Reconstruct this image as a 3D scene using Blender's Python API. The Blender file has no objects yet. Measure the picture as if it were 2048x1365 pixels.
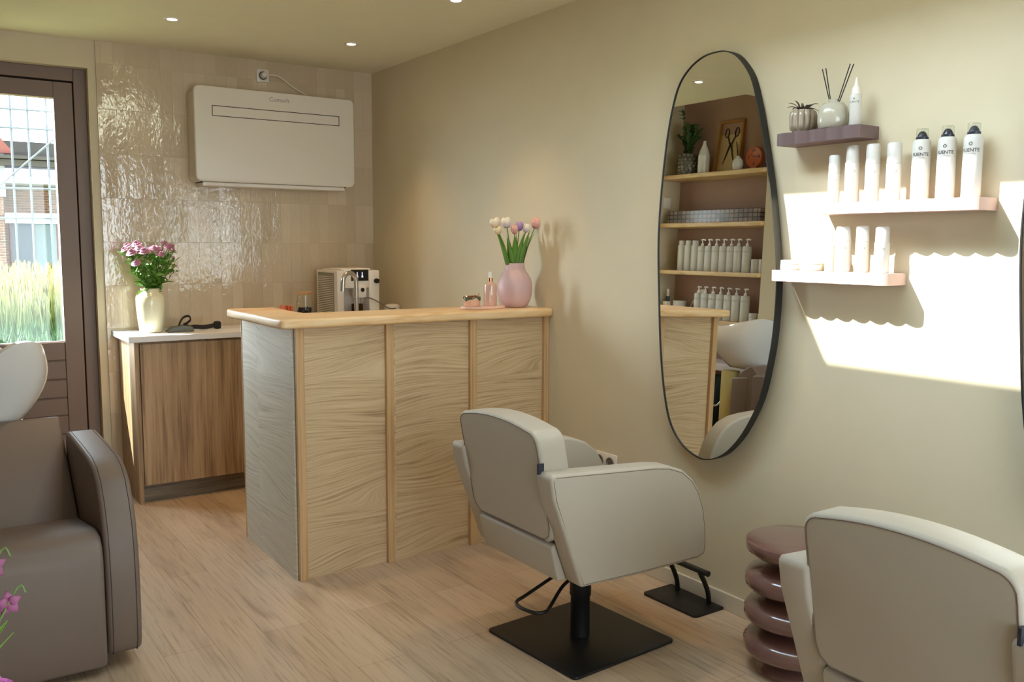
import bpy, bmesh, math, random
from mathutils import Vector, Matrix, Euler
random.seed(7)
PI = math.pi
S = bpy.context.scene
COL = S.collection

# ---------------------------------------------------------------- camera
cam_d = bpy.data.cameras.new('camera')
cam_d.sensor_width = 36.0
cam_d.lens = 1794.0 / 2048.0 * 36.0
cam_d.clip_start = 0.05
cam_d.clip_end = 300
cam = bpy.data.objects.new('camera', cam_d)
COL.objects.link(cam)
def _axes():
    f = 1794.0
    Y = Vector((-193 - 1024, -(485 - 682.5), -f)).normalized()
    X = Vector((3698 - 1024, -(503 - 682.5), -f)).normalized()
    d = X.dot(Y) / 2
    X, Y = X - Y * d, Y - X * d
    X.normalize(); Y = (Y - X * X.dot(Y)).normalized()
    Z = X.cross(Y)
    return Matrix((X, Y, Z))
cam.matrix_world = Matrix.Translation((-2.6577, -5.6317, 1.45)) @ _axes().to_4x4()
S.camera = cam

# ---------------------------------------------------------------- exposure, world, sun
S.view_settings.view_transform = 'Standard'
S.view_settings.look = 'None'
S.view_settings.exposure = 0.42
S.view_settings.gamma = 1.0
S.view_settings.use_curve_mapping = False
S.cycles.max_bounces = 10
S.cycles.diffuse_bounces = 6
S.cycles.glossy_bounces = 5
S.cycles.transparent_max_bounces = 12
S.cycles.sample_clamp_indirect = 8.0
S.cycles.caustics_refractive = False
S.cycles.caustics_reflective = False
S.cycles.use_denoising = True

SKY = 6.0
W = bpy.data.worlds.new('daylight'); S.world = W; W.use_nodes = True
wn = W.node_tree; wn.nodes.clear()
wo = wn.nodes.new('ShaderNodeOutputWorld'); wb = wn.nodes.new('ShaderNodeBackground')
tc = wn.nodes.new('ShaderNodeTexCoord'); sx = wn.nodes.new('ShaderNodeSeparateXYZ')
cr = wn.nodes.new('ShaderNodeValToRGB')
cr.color_ramp.elements[0].position = 0.0; cr.color_ramp.elements[0].color = (0.86, 0.93, 1.0, 1)
cr.color_ramp.elements[1].position = 0.9; cr.color_ramp.elements[1].color = (0.42, 0.54, 0.68, 1)
wn.links.new(tc.outputs['Generated'], sx.inputs[0]); wn.links.new(sx.outputs['Z'], cr.inputs[0])
wn.links.new(cr.outputs[0], wb.inputs[0])
# the sky is several times brighter around the sun, as real skies are
dt = wn.nodes.new('ShaderNodeVectorMath'); dt.operation = 'DOT_PRODUCT'; wn.links.new(tc.outputs['Generated'], dt.inputs[0])
dt.inputs[1].default_value = Vector((-1.0, 0.72, 0.45)).normalized()
mxm = wn.nodes.new('ShaderNodeMath'); mxm.operation = 'MAXIMUM'; mxm.inputs[1].default_value = 0.0; wn.links.new(dt.outputs['Value'], mxm.inputs[0])
pwm = wn.nodes.new('ShaderNodeMath'); pwm.operation = 'POWER'; pwm.inputs[1].default_value = 6.0; wn.links.new(mxm.outputs[0], pwm.inputs[0])
mam = wn.nodes.new('ShaderNodeMath'); mam.operation = 'MULTIPLY_ADD'; wn.links.new(pwm.outputs[0], mam.inputs[0]); mam.inputs[1].default_value = SKY * 9.0; mam.inputs[2].default_value = SKY
wn.links.new(mam.outputs[0], wb.inputs[1])
wn.links.new(wb.outputs[0], wo.inputs[0])

sun_d = bpy.data.lights.new('sun', 'SUN'); sun_d.energy = 18.0; sun_d.angle = math.radians(0.55)
sun_d.color = (1.0, 0.97, 0.92)
sun = bpy.data.objects.new('sun', sun_d); COL.objects.link(sun)
sun.rotation_euler = Vector((1.0, -0.68, -1.19)).to_track_quat('-Z', 'Y').to_euler()
sun.location = (-6, 4, 7)

def portal(name, loc, aim, sx_, sy_):
    d = bpy.data.lights.new(name, 'AREA'); d.shape = 'RECTANGLE'; d.size = sx_; d.size_y = sy_
    d.cycles.is_portal = True
    o = bpy.data.objects.new(name, d); COL.objects.link(o); o.location = loc
    o.rotation_euler = Vector(aim).to_track_quat('-Z', 'Y').to_euler()
portal('portal_door', (-2.11, 0.19, 1.57), (0, -1, 0), 0.5, 1.5)
portal('portal_roof', (-1.21, -3.6, 3.02), (0, 0, -1), 0.9, 2.2)
portal('portal_front', (-1.45, -7.3, 1.2), (0, 1, 0), 2.3, 2.4)

# ---------------------------------------------------------------- materials
def lin(c):
    c = c / 255.0
    return c / 12.92 if c <= 0.04045 else ((c + 0.055) / 1.055) ** 2.4
def rgb(r, g, b): return (lin(r), lin(g), lin(b), 1.0)

class NT:
    def __init__(s, name):
        s.m = bpy.data.materials.new(name); s.m.use_nodes = True
        s.t = s.m.node_tree; s.p = s.t.nodes['Principled BSDF']; s.out = s.t.nodes['Material Output']
    def n(s, typ, **kw):
        x = s.t.nodes.new(typ)
        for k, v in kw.items():
            if hasattr(x, k): setattr(x, k, v)
        return x
    def l(s, a, b): s.t.links.new(a, b)
    def coord(s, scale=(1, 1, 1), rot=(0, 0, 0), loc=(0, 0, 0)):
        c = s.n('ShaderNodeTexCoord'); m = s.n('ShaderNodeMapping')
        m.inputs['Scale'].default_value = scale; m.inputs['Rotation'].default_value = rot
        m.inputs['Location'].default_value = loc
        s.l(c.outputs['Object'], m.inputs['Vector']); return m.outputs[0]
    def noise(s, vec, scale, detail=3, rough=0.5, dist=0.0):
        x = s.n('ShaderNodeTexNoise'); x.inputs['Scale'].default_value = scale
        x.inputs['Detail'].default_value = detail; x.inputs['Roughness'].default_value = rough
        x.inputs['Distortion'].default_value = dist
        if vec is not None: s.l(vec, x.inputs['Vector'])
        return x.outputs['Fac']
    def ramp(s, fac, stops):
        r = s.n('ShaderNodeValToRGB'); e = r.color_ramp.elements
        while len(e) < len(stops): e.new(0.5)
        for k, (p, c) in enumerate(stops): e[k].position = p; e[k].color = c
        s.l(fac, r.inputs[0]); return r.outputs[0]
    def bump(s, h, strength=0.2, dist=0.002):
        b = s.n('ShaderNodeBump'); b.inputs['Strength'].default_value = strength
        b.inputs['Distance'].default_value = dist
        s.l(h, b.inputs['Height']); s.l(b.outputs[0], s.p.inputs['Normal']); return b
    def set(s, **kw):
        for k, v in kw.items(): s.p.inputs[k.replace('_', ' ')].default_value = v
        return s

def plain(name, c, rough=0.5, metal=0.0, nscale=0, nstr=0.1, var=0.0, coat=0.0, **kw):
    t = NT(name); t.set(Roughness=rough, Metallic=metal)
    t.p.inputs['Base Color'].default_value = c
    if coat: t.p.inputs['Coat Weight'].default_value = coat; t.p.inputs['Coat Roughness'].default_value = 0.08
    v = t.coord()
    if var:
        f = t.noise(v, 6, 4)
        d = tuple(x * (1 - var) for x in c[:3]) + (1,); u = tuple(min(1, x * (1 + var)) for x in c[:3]) + (1,)
        t.l(t.ramp(f, [(0.3, d), (0.7, u)]), t.p.inputs['Base Color'])
    if nscale: t.bump(t.noise(v, nscale, 4), nstr, 0.001)
    for k, x in kw.items(): t.p.inputs[k.replace('_', ' ')].default_value = x
    return t.m

M = {}
WALL = rgb(207, 195, 167)
M['wall'] = plain('beige_wall_paint', WALL, 0.7, nscale=220, nstr=0.12, var=0.015)
M['ceiling'] = plain('ceiling_paint', rgb(226, 220, 192), 0.8, nscale=150, nstr=0.08, var=0.015)
M['left_wall'] = plain('left_wall_darkened', rgb(144, 126, 110), 0.8, nscale=150, nstr=0.12, var=0.02)  # wall out of view, toned darker so less fill bounces onto the chairs
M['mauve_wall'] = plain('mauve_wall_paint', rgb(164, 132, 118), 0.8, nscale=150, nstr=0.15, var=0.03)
M['trim'] = plain('painted_trim', rgb(208, 198, 178), 0.5, nscale=40, nstr=0.03)
M['door'] = plain('brown_door_paint', rgb(118, 96, 82), 0.45, nscale=90, nstr=0.08, var=0.02)
M['gap'] = plain('dark_gap', rgb(22, 18, 16), 0.8)
M['black'] = plain('black_powder_coat', rgb(18, 18, 19), 0.45, nscale=400, nstr=0.15)
M['blackgloss'] = plain('black_gloss', rgb(14, 14, 18), 0.15)
M['white'] = plain('white_plastic', rgb(232, 226, 218), 0.35, nscale=30, nstr=0.01)
M['bottle'] = plain('satin_white_bottle', rgb(206, 203, 197), 0.38, nscale=60, nstr=0.01)
M['ac'] = plain('appliance_shell', rgb(226, 219, 208), 0.35, nscale=30, nstr=0.01)
M['acside'] = plain('appliance_side', rgb(208, 200, 180), 0.45, nscale=30, nstr=0.01)
M['ceramicw'] = plain('white_ceramic', rgb(222, 221, 220), 0.12, nscale=8, nstr=0.01, coat=0.5)
M['quartz'] = plain('white_worktop', rgb(226, 224, 226), 0.35, nscale=200, nstr=0.03, var=0.015)
M['chair'] = plain('greige_leatherette', rgb(178, 171, 158), 0.5, nscale=260, nstr=0.18, var=0.015)
M['seam'] = plain('seam_thread', rgb(112, 94, 84), 0.7)
M['taupe'] = plain('taupe_leatherette', rgb(112, 97, 87), 0.5, nscale=260, nstr=0.18, var=0.015)
M['taupeseam'] = plain('taupe_seam', rgb(66, 54, 50), 0.7)
M['steel'] = plain('brushed_steel', rgb(196, 192, 188), 0.22, 1.0, nscale=50, nstr=0.02)
M['chrome'] = plain('chrome', rgb(215, 215, 218), 0.08, 1.0)
M['pinkshelf'] = plain('pale_pink_lacquer', rgb(190, 160, 154), 0.5, nscale=120, nstr=0.06)
M['mauveshelf'] = plain('mauve_lacquer', rgb(104, 84, 84), 0.45, nscale=120, nstr=0.06)
M['tablegloss'] = plain('mauve_high_gloss', rgb(118, 86, 82), 0.12, coat=1.0, nscale=5, nstr=0.01)
M['pinkvase'] = plain('pink_matte_glaze', rgb(206, 172, 170), 0.45, nscale=120, nstr=0.05, var=0.02)
M['creamvase'] = plain('cream_glaze', rgb(222, 219, 188), 0.18, nscale=25, nstr=0.04, coat=0.6)
M['stoneware'] = plain('speckled_stoneware', rgb(182, 176, 160), 0.18, nscale=60, nstr=0.08, var=0.12, coat=0.6)
M['ribpot'] = plain('grey_beige_glaze', rgb(160, 146, 130), 0.25, nscale=30, nstr=0.05, var=0.05, coat=0.3)
M['greypot'] = plain('pewter_glaze', rgb(112, 108, 98), 0.22, 0.3, nscale=30, nstr=0.05)
M['leaf'] = plain('green_leaf', rgb(92, 136, 44), 0.45, nscale=40, nstr=0.2, var=0.25)
M['leafdark'] = plain('dark_green_leaf', rgb(70, 100, 50), 0.4, nscale=40, nstr=0.2, var=0.25)
M['stem'] = plain('green_stem', rgb(98, 128, 62), 0.5, nscale=30, nstr=0.1, var=0.1)
M['succ'] = plain('dusky_succulent', rgb(92, 76, 68), 0.55, nscale=50, nstr=0.2, var=0.2)
M['navy'] = plain('dark_nozzle', rgb(40, 44, 58), 0.3)
M['ink'] = plain('print_ink', rgb(46, 44, 56), 0.6)
M['inkgrey'] = plain('grey_print_ink', rgb(150, 146, 140), 0.6)
M['copper'] = plain('rose_gold', rgb(198, 138, 104), 0.2, 1.0)
M['pinkliq'] = plain('pink_lotion', rgb(208, 168, 150), 0.12, coat=0.6, nscale=10, nstr=0.01)
M['pinkbowl'] = plain('peach_clay', rgb(222, 176, 148), 0.5, nscale=90, nstr=0.1, var=0.05)
M['glaze'] = plain('green_drip_glaze', rgb(84, 92, 66), 0.2, nscale=50, nstr=0.1, var=0.2)
M['terrazzo'] = plain('pink_terrazzo', rgb(220, 184, 164), 0.5, nscale=160, nstr=0.1, var=0.2)
M['cork'] = plain('bamboo_lid', rgb(190, 148, 98), 0.55, nscale=80, nstr=0.1, var=0.1)
M['orange'] = plain('orange_card', rgb(206, 98, 56), 0.5, nscale=60, nstr=0.1, var=0.1)
M['orangedecor'] = plain('terracotta_enamel', rgb(178, 88, 48), 0.4, nscale=90, nstr=0.2, var=0.12)
M['coffee'] = plain('dark_capsules', rgb(28, 22, 20), 0.6, nscale=60, nstr=0.5, var=0.3)
M['fabricdark'] = plain('dark_webbing', rgb(26, 26, 26), 0.8, nscale=400, nstr=0.4)
M['fabricgrey'] = plain('grey_webbing', rgb(98, 106, 104), 0.6, nscale=300, nstr=0.3, var=0.1)
M['towel'] = plain('dark_green_towel', rgb(20, 34, 32), 0.95, nscale=300, nstr=0.6, var=0.2)
M['cream_metal'] = plain('cream_column_paint', rgb(196, 182, 120), 0.35, nscale=40, nstr=0.02)
M['picwood'] = plain('honey_frame_wood', rgb(164, 116, 62), 0.45, nscale=70, nstr=0.1, var=0.12)
M['kraft'] = plain('kraft_backing', rgb(200, 174, 130), 0.8, nscale=200, nstr=0.1, var=0.05)
M['scissor'] = plain('antique_iron', rgb(60, 54, 44), 0.4, 0.6, nscale=50, nstr=0.1)
M['greyplastic'] = plain('grey_plastic', rgb(110, 106, 98), 0.4)
M['smoke'] = plain('smoky_tank', rgb(128, 122, 104), 0.12, coat=0.5)
M['screenblack'] = plain('screen_glass', rgb(10, 10, 12), 0.08)
M['white_light'] = plain('white_socket', rgb(224, 216, 204), 0.3)
M['bounce_ground'] = plain('bright_bounce_ground', rgb(158, 158, 112), 0.95, nscale=8, nstr=0.6, var=0.3)  # outdoor ground, tone raised so its bounce through the door brightens the ceiling
M['whiteouter'] = plain('white_timber', rgb(150, 152, 158), 0.6, nscale=20, nstr=0.05)
M['redtrim'] = plain('red_brown_timber', rgb(112, 52, 42), 0.6, nscale=20, nstr=0.05)
M['galv'] = plain('galvanised_tube', rgb(92, 98, 108), 0.5, 0.3, nscale=20, nstr=0.05)
M['deck'] = plain('scaffold_deck', rgb(60, 56, 50), 0.7, nscale=20, nstr=0.1, var=0.1)
M['bluepane'] = plain('blue_shopfront_panel', rgb(44, 60, 78), 0.2)
M['window_out'] = plain('reflective_pane', rgb(84, 104, 108), 0.1)
M['roofing'] = plain('roof_felt', rgb(90, 88, 84), 0.9, nscale=20, nstr=0.1)
M['purpleflower'] = plain('mauve_petal', rgb(176, 122, 152), 0.6, nscale=60, nstr=0.2, var=0.2)
M['pinkflower'] = plain('magenta_petal', rgb(190, 104, 178), 0.6, nscale=60, nstr=0.2, var=0.2)
M['plumflower'] = plain('plum_petal', rgb(134, 74, 110), 0.6, nscale=60, nstr=0.2, var=0.3)

def emis(name, c, s):
    t = NT(name); t.p.inputs['Base Color'].default_value = c
    t.p.inputs['Emission Color'].default_value = c; t.p.inputs['Emission Strength'].default_value = s
    return t.m
M['lampglow'] = emis('warm_lamp_lens', (1.0, 0.78, 0.52, 1), 14.0)
M['icons'] = emis('screen_icons', (0.5, 0.5, 0.7, 1), 0.8)

def thin_glass(name, tint=(1, 1, 1, 1), refl=0.06):
    t = NT(name); t.t.nodes.remove(t.p)
    tr = t.n('ShaderNodeBsdfTransparent'); tr.inputs[0].default_value = tint
    gl = t.n('ShaderNodeBsdfGlossy'); gl.inputs['Roughness'].default_value = 0.02
    lw = t.n('ShaderNodeLayerWeight'); lw.inputs[0].default_value = 0.5
    pw = t.n('ShaderNodeMath', operation='POWER'); t.l(lw.outputs['Facing'], pw.inputs[0]); pw.inputs[1].default_value = 4.0
    fr = t.n('ShaderNodeMath', operation='MULTIPLY_ADD'); t.l(pw.outputs[0], fr.inputs[0]); fr.inputs[1].default_value = 0.6; fr.inputs[2].default_value = refl * 0.5
    mx = t.n('ShaderNodeMixShader'); t.l(fr.outputs[0], mx.inputs[0])
    t.l(tr.outputs[0], mx.inputs[1]); t.l(gl.outputs[0], mx.inputs[2]); t.l(mx.outputs[0], t.out.inputs[0])
    return t.m
M['glass'] = thin_glass('window_glass', (0.97, 0.99, 0.98, 1))
M['jarglass'] = thin_glass('clear_glass', (0.97, 0.98, 0.97, 1), 0.04)

t = NT('mirror_glass'); t.set(Metallic=1.0, Roughness=0.0); t.p.inputs['Base Color'].default_value = (0.86, 0.88, 0.86, 1); M['mirror'] = t.m

def tulip_mat(name, base, tip):
    t = NT(name); v = t.coord(); sp = t.n('ShaderNodeSeparateXYZ'); t.l(v, sp.inputs[0])
    mr = t.n('ShaderNodeMapRange'); mr.inputs['From Min'].default_value = 0.0; mr.inputs['From Max'].default_value = 0.045
    t.l(sp.outputs['Z'], mr.inputs[0])
    t.l(t.ramp(mr.outputs[0], [(0.0, base), (1.0, tip)]), t.p.inputs['Base Color'])
    t.set(Roughness=0.55); t.bump(t.noise(v, 200, 3), 0.1, 0.001)
    t.p.inputs['Subsurface Weight'].default_value = 0.0
    return t.m
M['tul_cream'] = tulip_mat('cream_tulip', rgb(206, 172, 160), rgb(232, 222, 200))
M['tul_white'] = tulip_mat('white_tulip', rgb(214, 190, 206), rgb(236, 230, 208))
M['tul_pink'] = tulip_mat('pink_tulip', rgb(222, 156, 150), rgb(226, 176, 166))
M['tul_lilac'] = tulip_mat('lilac_tulip', rgb(150, 116, 162), rgb(176, 150, 190))
M['tul_yellow'] = tulip_mat('yellow_tulip', rgb(226, 206, 160), rgb(230, 214, 180))

def veneer(name, c_dark, c_mid, c_light, axis='x', sweep=0.25, freq=55, rough=0.5, fan=0):
    """wood grain running along the given axis with soft cathedral sweeps"""
    t = NT(name); c = t.n('ShaderNodeTexCoord'); sp = t.n('ShaderNodeSeparateXYZ'); t.l(c.outputs['Object'], sp.inputs[0])
    along = {'x': 'X', 'y': 'Y', 'z': 'Z'}[axis]
    lo = t.n('ShaderNodeMapping'); t.l(c.outputs['Object'], lo.inputs[0])
    lo.inputs['Scale'].default_value = {'x': (1.0, 1.0, 1.25), 'y': (1.6, 1.2, 3.0), 'z': (5, 5, 0.9)}[axis]
    warp = t.n('ShaderNodeTexNoise'); warp.inputs['Scale'].default_value = 1.0; warp.inputs['Detail'].default_value = 0.0
    t.l(lo.outputs[0], warp.inputs['Vector'])
    # displaced coordinate
    if axis == 'x' and fan:
        def mt(op, x, y=None, z=None):
            q = t.n('ShaderNodeMath', operation=op)
            for i_, vv in enumerate((x, y, z)):
                if vv is None: continue
                if isinstance(vv, (int, float)): q.inputs[i_].default_value = vv
                else: t.l(vv, q.inputs[i_])
            return q.outputs[0]
        al = mt('ADD', mt('ADD', sp.outputs['X'], sp.outputs['Y']), 4.284)
        cell = mt('FLOOR', mt('DIVIDE', al, 0.433)); u = mt('MULTIPLY', mt('FRACT', mt('DIVIDE', al, 0.433)), 0.433)
        n1 = t.n('ShaderNodeTexNoise'); n1.noise_dimensions = '2D'; n1.inputs['Scale'].default_value = 1.0; n1.inputs['Detail'].default_value = 0.0
        c2 = t.n('ShaderNodeCombineXYZ'); t.l(mt('MULTIPLY', sp.outputs['Z'], 5.0), c2.inputs[0]); t.l(mt('MULTIPLY_ADD', cell, 3.7, mt('MULTIPLY', u, 0.9)), c2.inputs[1]); t.l(c2.outputs[0], n1.inputs['Vector'])
        sl = mt('MULTIPLY', mt('SUBTRACT', n1.outputs['Fac'], 0.42), fan)
        off = mt('MULTIPLY', mt('MULTIPLY', u, sl), mt('SUBTRACT', 1.5, mt('MULTIPLY', u, 1.2)))
        ad = t.n('ShaderNodeCombineXYZ'); t.l(al, ad.inputs[0]); t.l(mt('SUBTRACT', sp.outputs['Z'], off), ad.inputs[2]); t.l(cell, ad.inputs[1])
    else:
        vm = t.n('ShaderNodeVectorMath', operation='SCALE'); vm.inputs[3].default_value = sweep
        t.l(warp.outputs['Color'], vm.inputs[0])
        ad = t.n('ShaderNodeVectorMath', operation='ADD'); t.l(c.outputs['Object'], ad.inputs[0]); t.l(vm.outputs[0], ad.inputs[1])
    mp = t.n('ShaderNodeMapping'); t.l(ad.outputs[0], mp.inputs[0])
    mp.inputs['Scale'].default_value = {'x': (1.6, 2.0, freq), 'y': (freq, 1.5, freq), 'z': (freq, freq, 1.2)}[axis]
    f1 = t.noise(mp.outputs[0], 1.0, 6, 0.65)
    mp2 = t.n('ShaderNodeMapping'); t.l(ad.outputs[0], mp2.inputs[0])
    mp2.inputs['Scale'].default_value = {'x': (5, 5, freq * 2.6), 'y': (freq * 5, 5, freq * 5), 'z': (freq * 4, freq * 4, 4)}[axis]
    f2 = t.noise(mp2.outputs[0], 1.0, 3, 0.6)
    mm = t.n('ShaderNodeMath', operation='MULTIPLY_ADD'); t.l(f2, mm.inputs[0]); mm.inputs[1].default_value = 0.35
    m3 = t.n('ShaderNodeMath', operation='MULTIPLY'); t.l(f1, m3.inputs[0]); m3.inputs[1].default_value = 0.65
    t.l(m3.outputs[0], mm.inputs[2])
    t.l(t.ramp(mm.outputs[0], [(0.38, c_dark), (0.47, c_mid), (0.60, c_light)]), t.p.inputs['Base Color'])
    t.set(Roughness=rough); t.bump(mm.outputs[0], 0.25, 0.0006)
    return t.m
M['veneer'] = veneer('oak_veneer_horizontal', rgb(150, 124, 90), rgb(188, 162, 124), rgb(208, 184, 148), 'x', 0.30, 110, fan=0.55)
M['veneer_daylit'] = veneer('oak_veneer_daylit', rgb(166, 156, 136), rgb(196, 188, 168), rgb(210, 204, 188), 'x', 0.30, 110, fan=0.55)  # same oak made paler and greyer: daylight from the door put into the colour
M['slat'] = veneer('oak_slat', rgb(170, 132, 88), rgb(188, 152, 106), rgb(200, 166, 122), 'z', 0.02, 60)
M['veneer_v'] = veneer('walnut_veneer_vertical', rgb(130, 102, 72), rgb(160, 130, 96), rgb(182, 152, 116), 'z', 0.02, 26)
M['plinthwood'] = veneer('plinth_wood', rgb(86, 76, 62), rgb(112, 100, 82), rgb(136, 122, 102), 'x', 0.05, 60)
M['slab'] = veneer('live_edge_beech', rgb(196, 152, 100), rgb(222, 184, 134), rgb(232, 202, 158), 'x', 0.12, 14, 0.4)
M['nicheshelf'] = veneer('niche_shelf_wood', rgb(176, 138, 88), rgb(208, 172, 120), rgb(222, 194, 148), 'y', 0.08, 16, 0.45)

# floor: planks along y
t = NT('oak_plank_floor')
c = t.n('ShaderNodeTexCoord'); sp = t.n('ShaderNodeSeparateXYZ'); t.l(c.outputs['Object'], sp.inputs[0])
cb = t.n('ShaderNodeCombineXYZ'); t.l(sp.outputs['Y'], cb.inputs[0]); t.l(sp.outputs['X'], cb.inputs[1])
br = t.n('ShaderNodeTexBrick'); t.l(cb.outputs[0], br.inputs['Vector'])
br.offset = 0.37; br.offset_frequency = 2; br.inputs['Scale'].default_value = 1.0
br.inputs['Brick Width'].default_value = 1.22; br.inputs['Row Height'].default_value = 0.18
br.inputs['Mortar Size'].default_value = 0.0012; br.inputs['Mortar Smooth'].default_value = 0.1; br.inputs['Bias'].default_value = 0.0
br.inputs['Color1'].default_value = rgb(178, 154, 128); br.inputs['Color2'].default_value = rgb(196, 174, 150)
br.inputs['Mortar'].default_value = rgb(150, 126, 102)
mp = t.n('ShaderNodeMapping'); t.l(c.outputs['Object'], mp.inputs[0]); mp.inputs['Scale'].default_value = (85, 3.2, 1)
g1 = t.noise(mp.outputs[0], 1.0, 7, 0.65, 0.6)
mp2 = t.n('ShaderNodeMapping'); t.l(c.outputs['Object'], mp2.inputs[0]); mp2.inputs['Scale'].default_value = (9, 1.6, 1)
g2 = t.noise(mp2.outputs[0], 1.0, 3, 0.5, 0.4)
mxa = t.n('ShaderNodeMix', data_type='RGBA', blend_type='MULTIPLY'); mxa.inputs[0].default_value = 1.0
t.l(br.outputs['Color'], mxa.inputs[6]); t.l(t.ramp(g1, [(0.34, (0.70, 0.67, 0.64, 1)), (0.48, (0.97, 0.97, 0.96, 1)), (0.75, (1.1, 1.09, 1.07, 1))]), mxa.inputs[7])
mxb = t.n('ShaderNodeMix', data_type='RGBA', blend_type='MULTIPLY'); mxb.inputs[0].default_value = 1.0
t.l(mxa.outputs[2], mxb.inputs[6]); t.l(t.ramp(g2, [(0.25, (0.66, 0.64, 0.64, 1)), (0.42, (0.98, 0.98, 0.98, 1)), (0.7, (1.06, 1.06, 1.05, 1))]), mxb.inputs[7])
t.l(mxb.outputs[2], t.p.inputs['Base Color'])
t.set(Roughness=0.42); t.p.inputs['Specular IOR Level'].default_value = 0.4
t.bump(g1, 0.12, 0.001); M['floor'] = t.m

# zellige tiles on the back wall
t = NT('stacked_zellige_tiles')
c = t.n('ShaderNodeTexCoord'); sp = t.n('ShaderNodeSeparateXYZ'); t.l(c.outputs['Object'], sp.inputs[0])
az = t.n('ShaderNodeMath', operation='ADD'); t.l(sp.outputs['Z'], az.inputs[0]); az.inputs[1].default_value = 0.252 * 12 - 1.205
ax = t.n('ShaderNodeMath', operation='ADD'); t.l(sp.outputs['X'], ax.inputs[0]); ax.inputs[1].default_value = 0.0645 * 60
cb = t.n('ShaderNodeCombineXYZ'); t.l(az.outputs[0], cb.inputs[0]); t.l(ax.outputs[0], cb.inputs[1])
br = t.n('ShaderNodeTexBrick'); t.l(cb.outputs[0], br.inputs['Vector']); br.offset = 0.0
br.inputs['Scale'].default_value = 1.0; br.inputs['Brick Width'].default_value = 0.252; br.inputs['Row Height'].default_value = 0.0645
br.inputs['Mortar Size'].default_value = 0.0011; br.inputs['Mortar Smooth'].default_value = 0.3; br.inputs['Bias'].default_value = -0.1
br.inputs['Color1'].default_value = rgb(194, 176, 150); br.inputs['Color2'].default_value = rgb(212, 195, 170)
br.inputs['Mortar'].default_value = rgb(196, 180, 154)
t.l(br.outputs['Color'], t.p.inputs['Base Color'])
# per-tile random shift of the waviness
wh = t.n('ShaderNodeTexWhiteNoise'); wh.noise_dimensions = '2D'
fl = []
for src, k in ((az, 0.252), (ax, 0.0645)):
    dv = t.n('ShaderNodeMath', operation='DIVIDE'); t.l(src.outputs[0], dv.inputs[0]); dv.inputs[1].default_value = k
    ff = t.n('ShaderNodeMath', operation='FLOOR'); t.l(dv.outputs[0], ff.inputs[0]); fl.append(ff)
cb2 = t.n('ShaderNodeCombineXYZ'); t.l(fl[0].outputs[0], cb2.inputs[0]); t.l(fl[1].outputs[0], cb2.inputs[1])
t.l(cb2.outputs[0], wh.inputs['Vector'])
sc = t.n('ShaderNodeVectorMath', operation='SCALE'); sc.inputs[3].default_value = 3.0; t.l(wh.outputs['Color'], sc.inputs[0])
ad = t.n('ShaderNodeVectorMath', operation='ADD'); t.l(c.outputs['Object'], ad.inputs[0]); t.l(sc.outputs[0], ad.inputs[1])
stv = t.n('ShaderNodeMapping'); stv.inputs['Scale'].default_value = (1.0, 1.0, 0.55); t.l(ad.outputs[0], stv.inputs[0])
w1 = t.noise(stv.outputs[0], 52, 2.0, 0.5, 0.5)
w2 = t.noise(ad.outputs[0], 14, 1.0, 0.5)
def mth(op, x, y=None, z=None):
    q = t.n('ShaderNodeMath', operation=op)
    for i_, vv in enumerate((x, y, z)):
        if vv is None: continue
        if isinstance(vv, (int, float)): q.inputs[i_].default_value = vv
        else: t.l(vv, q.inputs[i_])
    return q.outputs[0]
spw = t.n('ShaderNodeSeparateXYZ'); t.l(wh.outputs['Color'], spw.inputs[0])
lx = mth('MULTIPLY', mth('SUBTRACT', mth('FRACT', mth('DIVIDE', ax.outputs[0], 0.0645)), 0.5), 0.0645)
lz = mth('MULTIPLY', mth('SUBTRACT', mth('FRACT', mth('DIVIDE', az.outputs[0], 0.252)), 0.5), 0.252)
tilt = mth('ADD', mth('MULTIPLY', lx, mth('MULTIPLY', mth('SUBTRACT', spw.outputs[0], 0.5), 0.05)), mth('MULTIPLY', lz, mth('MULTIPLY', mth('SUBTRACT', spw.outputs[1], 0.5), 0.03)))
hgt = mth('ADD', mth('MULTIPLY', w1, 0.00125), mth('MULTIPLY', w2, 0.0012))
hgt = mth('ADD', hgt, tilt); hgt = mth('SUBTRACT', hgt, mth('MULTIPLY', br.outputs['Fac'], 0.0005))
t.bump(hgt, 1.0, 1.0)
t.set(Roughness=0.07); t.p.inputs['Specular IOR Level'].default_value = 1.0; M['tiles'] = t.m

t = NT('brown_brick'); v = t.coord(); sp = t.n('ShaderNodeSeparateXYZ'); t.l(v, sp.inputs[0])
cb = t.n('ShaderNodeCombineXYZ'); t.l(sp.outputs['X'], cb.inputs[0]); t.l(sp.outputs['Z'], cb.inputs[1])
br = t.n('ShaderNodeTexBrick'); t.l(cb.outputs[0], br.inputs['Vector']); br.inputs['Scale'].default_value = 1.0
br.inputs['Brick Width'].default_value = 0.22; br.inputs['Row Height'].default_value = 0.065; br.inputs['Mortar Size'].default_value = 0.006
br.inputs['Color1'].default_value = rgb(116, 78, 60); br.inputs['Color2'].default_value = rgb(90, 62, 50); br.inputs['Mortar'].default_value = rgb(150, 136, 118)
t.l(br.outputs['Color'], t.p.inputs['Base Color']); t.set(Roughness=0.9); M['brick'] = t.m

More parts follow.
